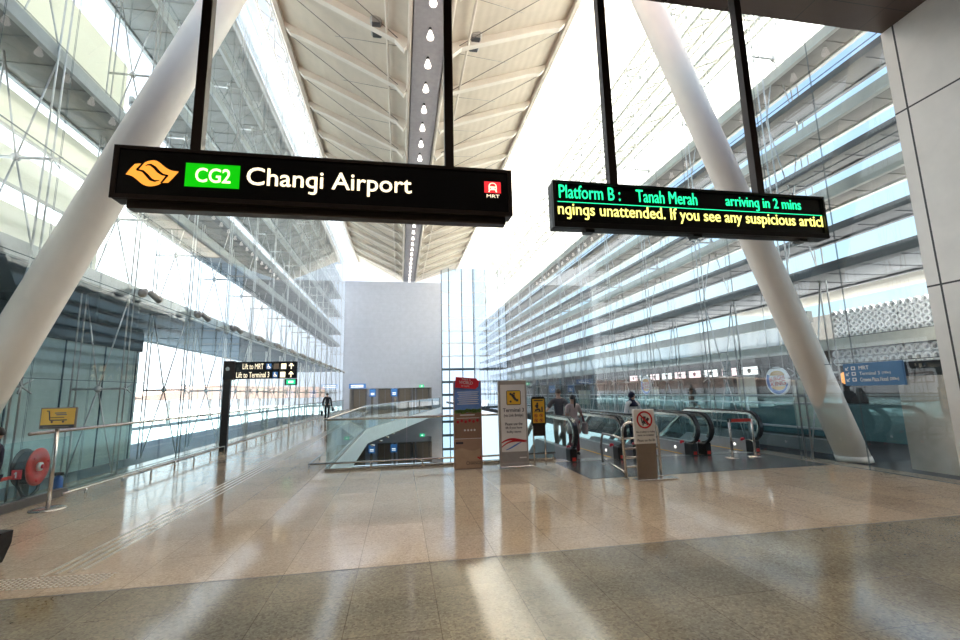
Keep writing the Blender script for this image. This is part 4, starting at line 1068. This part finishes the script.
    def loc_mb(): m = MB(); m.T = Matrix.Translation(base) @ rot @ Matrix.Scale(k, 4); return m
    m = loc_mb()
    for s_ in (-1,1): m.sphere((hx+s_*.032,hy-.083,hz+.03),.011,8,6)
    m.build('eyes', 'hair', t)
    m = loc_mb(); m.tube([(hx-.024,hy-.086,hz-.045),(hx,hy-.093,hz-.043),(hx+.024,hy-.086,hz-.045)],[.003,.006,.003],6); m.build('mouth', 'maroon', t)
    g = .018
    arms = look.get('sleeve', 'long')
    tn = ['wst','pel','chs','nkb','sl','el','sr','er','hl','hr'] + (['wl','wr'] if arms == 'long' else [])
    PP = {}
    if arms == 'short':
        for a, c, n in (('sl','el','sel'),('sr','er','ser')): P[n] = tuple(Vector(P[a]).lerp(Vector(P[c]),.8))
        tn = ['wst','pel','chs','nkb','sl','sel','sr','ser','hl','hr']; rd['sel'] = .042; rd['ser'] = .042
        te = [('wst','pel'),('wst','chs'),('chs','nkb'),('nkb','sl'),('sl','sel'),('nkb','sr'),('sr','ser'),('pel','hl'),('pel','hr')]
    else:
        te = [('wst','pel'),('wst','chs'),('chs','nkb'),('nkb','sl'),('sl','el'),('nkb','sr'),('sr','er'),('pel','hl'),('pel','hr'),('el','wl'),('er','wr')]
    def grow(r, e): return (r[0]+e, r[1]+e) if isinstance(r, tuple) else r+e
    sk(tn, te, [grow(rd[n], g+.006) for n in tn], look['top'], 'top')
    if look.get('skirt'):
        m = loc_mb(); z = P['pel'][2]
        m.loft([[(r*math.cos(2*PI*q/20),.8*r*math.sin(2*PI*q/20),zz) for q in range(20)] for r, zz in ((.15,z+.12),(.19,z-.02),(.21,z-.2),(.22,.62))], True, True); m.build('skirt', look['skirt'], t)
    if True:
        sk(['pel','hl','kl','al','hr','kr','ar'], [('pel','hl'),('hl','kl'),('kl','al'),('pel','hr'),('hr','kr'),('kr','ar')], [grow(rd[n], g) for n in ('pel','hl','kl','al','hr','kr','ar')], look['legs'], 'trousers')
    for a, c in (('al','tl'),('ar','tr')):
        m = loc_mb(); A, T = Vector(P[a]), Vector(P[c]); d = Vector((T.x-A.x,T.y-A.y,0)).normalized(); s_ = Vector((-d.y,d.x,0))
        z0 = A.z-.09
        def rg(o, w, z): p = Vector((A.x,A.y,0))+d*o; return [tuple(p+s_*(w*math.cos(q*PI/6))+Vector((0,0,z0+.001+z*(.5+.5*math.sin(q*PI/6))))) for q in range(12)]
        m.loft([rg(-.075,.02,.05),rg(-.06,.035,.085),rg(.0,.04,.095),rg(.09,.046,.07),rg(.16,.042,.05),rg(.185,.02,.035)], True, True); m.build('shoe', look.get('shoe', 'rubber'), t)
    st = look.get('hairstyle', 'short'); m = loc_mb()
    if st == 'hijab':
        m.sphere((hx,hy+.022,hz+.035),.115,18,12,(.86,.98,1.04)); m.loft([[(hx+r*math.cos(2*PI*q/18),hy+.03+.8*r*math.sin(2*PI*q/18)-(.0),zz) for q in range(18)] for r, zz in ((.085,hz-.02),(.10,hz-.10),(.15,hz-.17),(.20,hz-.25),(.20,hz-.30))], True, True)
        m.build('headscarf', look['hair'], t)
    else:
        n, mm = 18, 10; rings = []
        for i in range(mm+1):
            th = (PI*.5+.25)*(i+.02)/mm
            ring = []
            for q in range(n):
                a = 2*PI*q/n; front = max(0, -math.sin(a)); tt = th*(1-.42*front)
                ring.append((hx+.086*math.sin(tt)*math.cos(a), hy+.012+.104*math.sin(tt)*math.sin(a), hz+.03+.112*math.cos(tt)))
            rings.append(ring)
        m.loft(rings, True, True)
        if st == 'ponytail': m.sphere((hx,hy+.12,hz+.06),.035,10,8); m.tube([(hx,hy+.13,hz+.06),(hx,hy+.16,hz-.02),(hx,hy+.14,hz-.16),(hx,hy+.13,hz-.26)],[.03,.035,.03,.008],10)
        m.build('hair', look['hair'], t)
        if look.get('cap'):
            m = loc_mb(); m.lathe((hx,hy+.01,hz+.05),[(.105,0),(.108,.03),(.095,.075),(.06,.105),(.01,.115)],20); m.loft([[(hx+.09*math.cos(a),hy+.01-.09*math.sin(a)-e*math.sin(a),hz+.055+zz) for a in (PI*q/10 for q in range(11))] for e, zz in ((0,0),(.09,-.015),(.09,-.005),(0,.012))], False); m.build('cap', look['cap'], t)
    return t
def at_y(px, py, Y):   # helper only used for reference of sizes
    return None
# man walking away on the corridor, dark suit, bag in each hand
pw = person('person in black suit walking away along the walkway', (-4.7,31.5,0), 1.78, PI,
       dict(kl=(.10,-.14,.50), al=(.10,.02,.10), tl=(.11,-.13,.04), kr=(-.10,.02,.50), ar=(-.10,.20,.12), tr=(-.11,.07,.035), el=(.27,.02,1.13), wl=(.26,-.10,.90), wr=(-.27,-.03,.88)),
       dict(skin='skin', top='suit', legs='suit', hair='hair'))
bx = MB(); bx.bbox((-5.08,31.36,.30),(-4.98,31.70,.62),.02); t = thing('briefcase', (-5.03,31.5,.3), 'black briefcase held by the person in the black suit', 'briefcase'); bx.build('case_body', 'suit', t)
MB().tube([(-5.03,31.45,.62),(-5.03,31.46,.72),(-5.03,31.58,.72),(-5.03,31.6,.62)],.012,6).build('handle', 'rubber', t)
t = thing('shoulder_bag', (-4.33,31.5,.55), 'dark bag on the right side of the person in the black suit', 'bag')
MB().bbox((-4.42,31.38,.58),(-4.28,31.68,.84),.03).build('bag_body', 'suit', t); MB().tube([(-4.36,31.42,.84),(-4.41,31.5,.93),(-4.36,31.62,.84)],.01,6).build('strap', 'rubber', t)
# couple on the left escalator, backs to the camera
person('person in grey shirt riding away, hand on the escalator rail', (4.12,11.5,.006), 1.63, PI-.1,
       dict(el=(.30,.02,1.16), wl=(.20,-.16,1.02), er=(-.30,.0,1.20), wr=(-.36,-.26,1.06)) | dict(el=(.33,-.02,1.17), wl=(.34,-.26,1.10), er=(-.27,.03,1.14), wr=(-.30,-.12,.96)),
       dict(skin='skin2', top='shirtgrey', legs='khaki', hair='hairb', sleeve='short'))
person('person with long dark ponytail in pale top beside the person in grey', (4.31,11.0,.006), 1.47, PI+.1,
       dict(er=(-.28,-.02,1.16), wr=(-.36,-.24,1.10), el=(.25,.03,1.13), wl=(.24,-.10,.92)),
       dict(skin='skin', top='pink', skirt='dress', legs='maroon', hair='hair', sleeve='short', hairstyle='ponytail'))
t = thing('shoulder_bag', (4.6,11.0,.5), 'patterned bag at the hip of the person with the ponytail', 'bag')
MB().bbox((4.55,10.85,.50),(4.64,11.1,.80),.03).build('bag_body', 'dress', t); MB().tube([(4.58,10.93,.8),(4.48,11.0,1.2),(4.6,11.06,.8)],.012,6).build('strap', 'maroon', t)
# woman coming off the middle escalator
person('person in black headscarf and white sleeves coming up the middle escalator', (6.05,11.2,.006), 1.50, .25,
       dict(el=(.27,-.02,1.16), wl=(.33,-.20,1.12), er=(-.26,.03,1.13), wr=(-.24,-.10,.90), kl=(.10,-.10,.50), al=(.10,-.04,.09), tl=(.11,-.2,.035)),
       dict(skin='skin', top='whitecloth', legs='navy', hair='navy', hairstyle='hijab'))
tag(MB().loft([[(6.05+.16*math.cos(a)*sx_,11.25+.13*math.sin(a)*sx_,z) for a in (2*PI*q/18 for q in range(18))] for sx_, z in ((1.,.62),(1.0,.85),(.98,1.0),(1.0,1.2))],True,True).build('vest', 'navy'), 'dark vest worn by the person in the headscarf', 'vest') if False else None
# person beyond the glass
person('person in brown top on the outside walkway beyond the glass', (12.0,17.3,-.05), 1.62, 1.2,
       dict(kl=(.10,-.10,.50), er=(-.25,.0,1.13), wr=(-.25,-.2,.98)), dict(skin='skin2', top='brownc', legs='khaki', hair='hairb', hairstyle='ponytail'))
# child with cap at the left edge of the picture
person('person with dark hair at the left edge, above the hose reel', (-4.835,6.5,0), 1.31, -PI/2, dict(hd=(0,.07,1.62), nk=(0,.04,1.54), el=(.25,-.03,1.13), er=(-.25,-.03,1.13), wl=(.25,-.10,.89), wr=(-.25,-.10,.89)), dict(skin='skin2', top='navy', legs='navy', hair='hair'))

# ------------------------------------------------------------------ sub-parts: small pieces belong to the part that carries them
NEST = dict(
    station_sign=dict(lettering=('code_plate','train_plate','face'), emblem_swirl=('wave_emblem',), train_symbol=('train_plate',), train_window=('train_plate',)),
    platform_display=dict(lettering=('led_panel',), led_line=('led_panel',)),
    wayfinding_post=dict(lettering=('sign_box',), icon_plate=('sign_box',), arrow=('sign_box',), wheelchair_symbol=('sign_box',), clamp_knob=('clamp_box',)),
    poster_totem=dict(lettering=('red_tag','sand_panel'), text_lines=('blue_panel',), leaf_picture=('blue_panel',), dish_picture=('map_panel',), white_print=('map_panel',), bird_mark=('sand_panel',)),
    sign_stand=dict(lettering=('notice',), symbol_border=('notice',), symbol_plate=('notice',), escalator_symbol=('notice',), ribbon_print=('notice',), mark=('lower_band',)),
    safety_sign=dict(pictogram=('notice',), prohibition_rings=('notice',)),
    trolley_notice=dict(lettering=('upper_panel',), prohibition_ring=('upper_panel',), trolley_symbol=('upper_panel',)),
    trolley_sign=dict(trolley_symbol=('face',), print_lines=('face',)),
    direction_sign=dict(lettering=('board',), arrow=('board',), icon_plate=('board',), icon=('board',), text_line=('panel',)),
    lift_sign=dict(text_line=('panel',)), exit_sign=dict(symbol=('casing','lit_face')),
    round_logo_sign=dict(lettering=('disc',), blue_crescent=('disc',), bun=('disc',)),
    menu_lightbox=dict(food_picture=('lit_face',)),
    hose_reel=dict(hub=('front_disc',), hub_cap=('front_disc',), rivet=('front_disc',), label_symbol=('label_plate',)),
    escalator=dict(warning_plate=('handrail_inlet',), skirt_light=('skirt',), stop_button=('skirt',), yellow_edge=('steps',)),
    person=dict(eyes=('body',), mouth=('body',)),
    tape_barrier=dict(tape=('tape_reel',)), soffit_downlight=dict(lens=('rim',)))
def centre(o):
    P = [Vector(c) for c in o.bound_box]; return sum(P, Vector())/8, P
for o in list(bpy.data.objects):
    if o.parent is None and 'label' in o and o.name.split('.')[0] in NEST:
        rules = NEST[o.name.split('.')[0]]; kids = list(o.children)
        for c in kids:
            want = rules.get(c.name.split('.')[0])
            if not want: continue
            p0, _ = centre(c); best = None
            for q in kids:
                if q.name.split('.')[0] not in want: continue
                p1, P = centre(q)
                lo = [min(p[i] for p in P)-.06 for i in range(3)]; hi = [max(p[i] for p in P)+.06 for i in range(3)]
                inside = all(lo[i] <= p0[i] <= hi[i] for i in range(3))
                key = (not inside, (Vector(hi)-Vector(lo)).length if inside else (p0-p1).length)
                if best is None or key < best[0]: best = (key, q)
            if best: c.parent = best[1]; c.location = Vector(c.location)-Vector(best[1].location)

# ------------------------------------------------------------------ camera
F_PX = 450.; pitch, yaw, roll = math.radians(9.1), math.radians(10.2), math.radians(1.3)
f = Vector((math.sin(yaw)*math.cos(pitch), math.cos(yaw)*math.cos(pitch), math.sin(pitch)))
r = f.cross(Vector((0,0,1))).normalized(); u = r.cross(f)
r2 = r*math.cos(roll)-u*math.sin(roll); u2 = r*math.sin(roll)+u*math.cos(roll)
cam = bpy.data.cameras.new('camera'); co = bpy.data.objects.new('camera', cam); COL.objects.link(co)
cam.sensor_width = 36; cam.lens = 36*F_PX/960; cam.clip_start = .05; cam.clip_end = 500
mw = Matrix.Identity(4)
for i, a in enumerate((r2,u2,-f)):
    for j in range(3): mw[j][i] = a[j]
mw.translation = (0,0,1.6); co.matrix_world = mw; S.camera = co

# ------------------------------------------------------------------ sky and lamps
w = bpy.data.worlds.new('sky'); S.world = w; w.use_nodes = True; t = w.node_tree; t.nodes.clear()
out = t.nodes.new('ShaderNodeOutputWorld'); bg = t.nodes.new('ShaderNodeBackground')
tc = t.nodes.new('ShaderNodeTexCoord'); sp = t.nodes.new('ShaderNodeSeparateXYZ'); link(t, tc.outputs['Generated'], sp.inputs[0])
zc = ramp(t, sp.outputs['Z'], [(0.,(.66,.82,.88)),(.2,(.56,.78,.92)),(.45,(.44,.64,.92)),(.8,(.18,.32,.75))])
nz = noise(t, tc.outputs['Generated'], 2.2, 5)
zc = mixc(t, ramp(t, nz, [(.5,(0,0,0)),(.75,(.5,.5,.5))]), zc, (1.,1.,1.))
# hazy bright side to the left, and a veiled sun up to the right
def lobe(v, p, q):
    d = t.nodes.new('ShaderNodeVectorMath'); d.operation = 'DOT_PRODUCT'; d.inputs[1].default_value = Vector(v).normalized()
    nn = t.nodes.new('ShaderNodeVectorMath'); nn.operation = 'NORMALIZE'; link(t, tc.outputs['Generated'], nn.inputs[0]); link(t, nn.outputs[0], d.inputs[0])
    mr = t.nodes.new('ShaderNodeMapRange'); mr.interpolation_type = 'SMOOTHSTEP'; mr.inputs[1].default_value = p; mr.inputs[2].default_value = q
    link(t, d.outputs['Value'], mr.inputs[0]); return mr.outputs[0]
low = t.nodes.new('ShaderNodeMapRange'); low.interpolation_type = 'SMOOTHSTEP'; low.inputs[1].default_value = .42; low.inputs[2].default_value = .80
low.inputs[3].default_value = 1; low.inputs[4].default_value = 0; link(t, sp.outputs['Z'], low.inputs[0])
lm = t.nodes.new('ShaderNodeMath'); lm.operation = 'MULTIPLY'; link(t, lobe((-1,.5,.15),.30,.9), lm.inputs[0]); link(t, low.outputs[0], lm.inputs[1])
c = mixc(t, lm.outputs[0], zc, (1.7,1.8,1.9))
c = mixc(t, lobe((.0,1.,.05),.90,.995), c, (.85,.95,1.1))
c = mixc(t, lobe((.50,.06,.866),.93,.995), c, (4.,3.8,3.5))
link(t, c, bg.inputs['Color']); bg.inputs['Strength'].default_value = 1.0
link(t, bg.outputs[0], out.inputs[0])
def lamp(name, kind, loc, energy, col, rot=(0,0,0), **kw):
    l = bpy.data.lights.new(name, kind); l.energy = energy; l.color = col
    for a, v in kw.items(): setattr(l, a, v)
    o = bpy.data.objects.new(name, l); COL.objects.link(o); o.location = loc; o.rotation_euler = rot; return o
lamp('sun', 'SUN', (30,10,40), 62., (1.,.94,.84), Vector((.275,.04,.96)).to_track_quat('Z','Y').to_euler(), angle=.02)
for x in (-4,-1,2,5):  # unseen spots added under the soffit to warm the near floor and signs
    for y in (-1.5,1.5,4.9): lamp('added_soffit_spot', 'SPOT', (x,y,7.84), 130, (1.,.88,.74), spot_size=1.7, spot_blend=.8, shadow_soft_size=.1)

S.view_settings.view_transform = 'Standard'; S.view_settings.look = 'None'; S.view_settings.gamma = 1
S.view_settings.use_curve_mapping = False; S.view_settings.exposure = .62
S.cycles.transparent_max_bounces = 24; S.cycles.max_bounces = 8; S.cycles.diffuse_bounces = 4
S.cycles.sample_clamp_indirect = 6
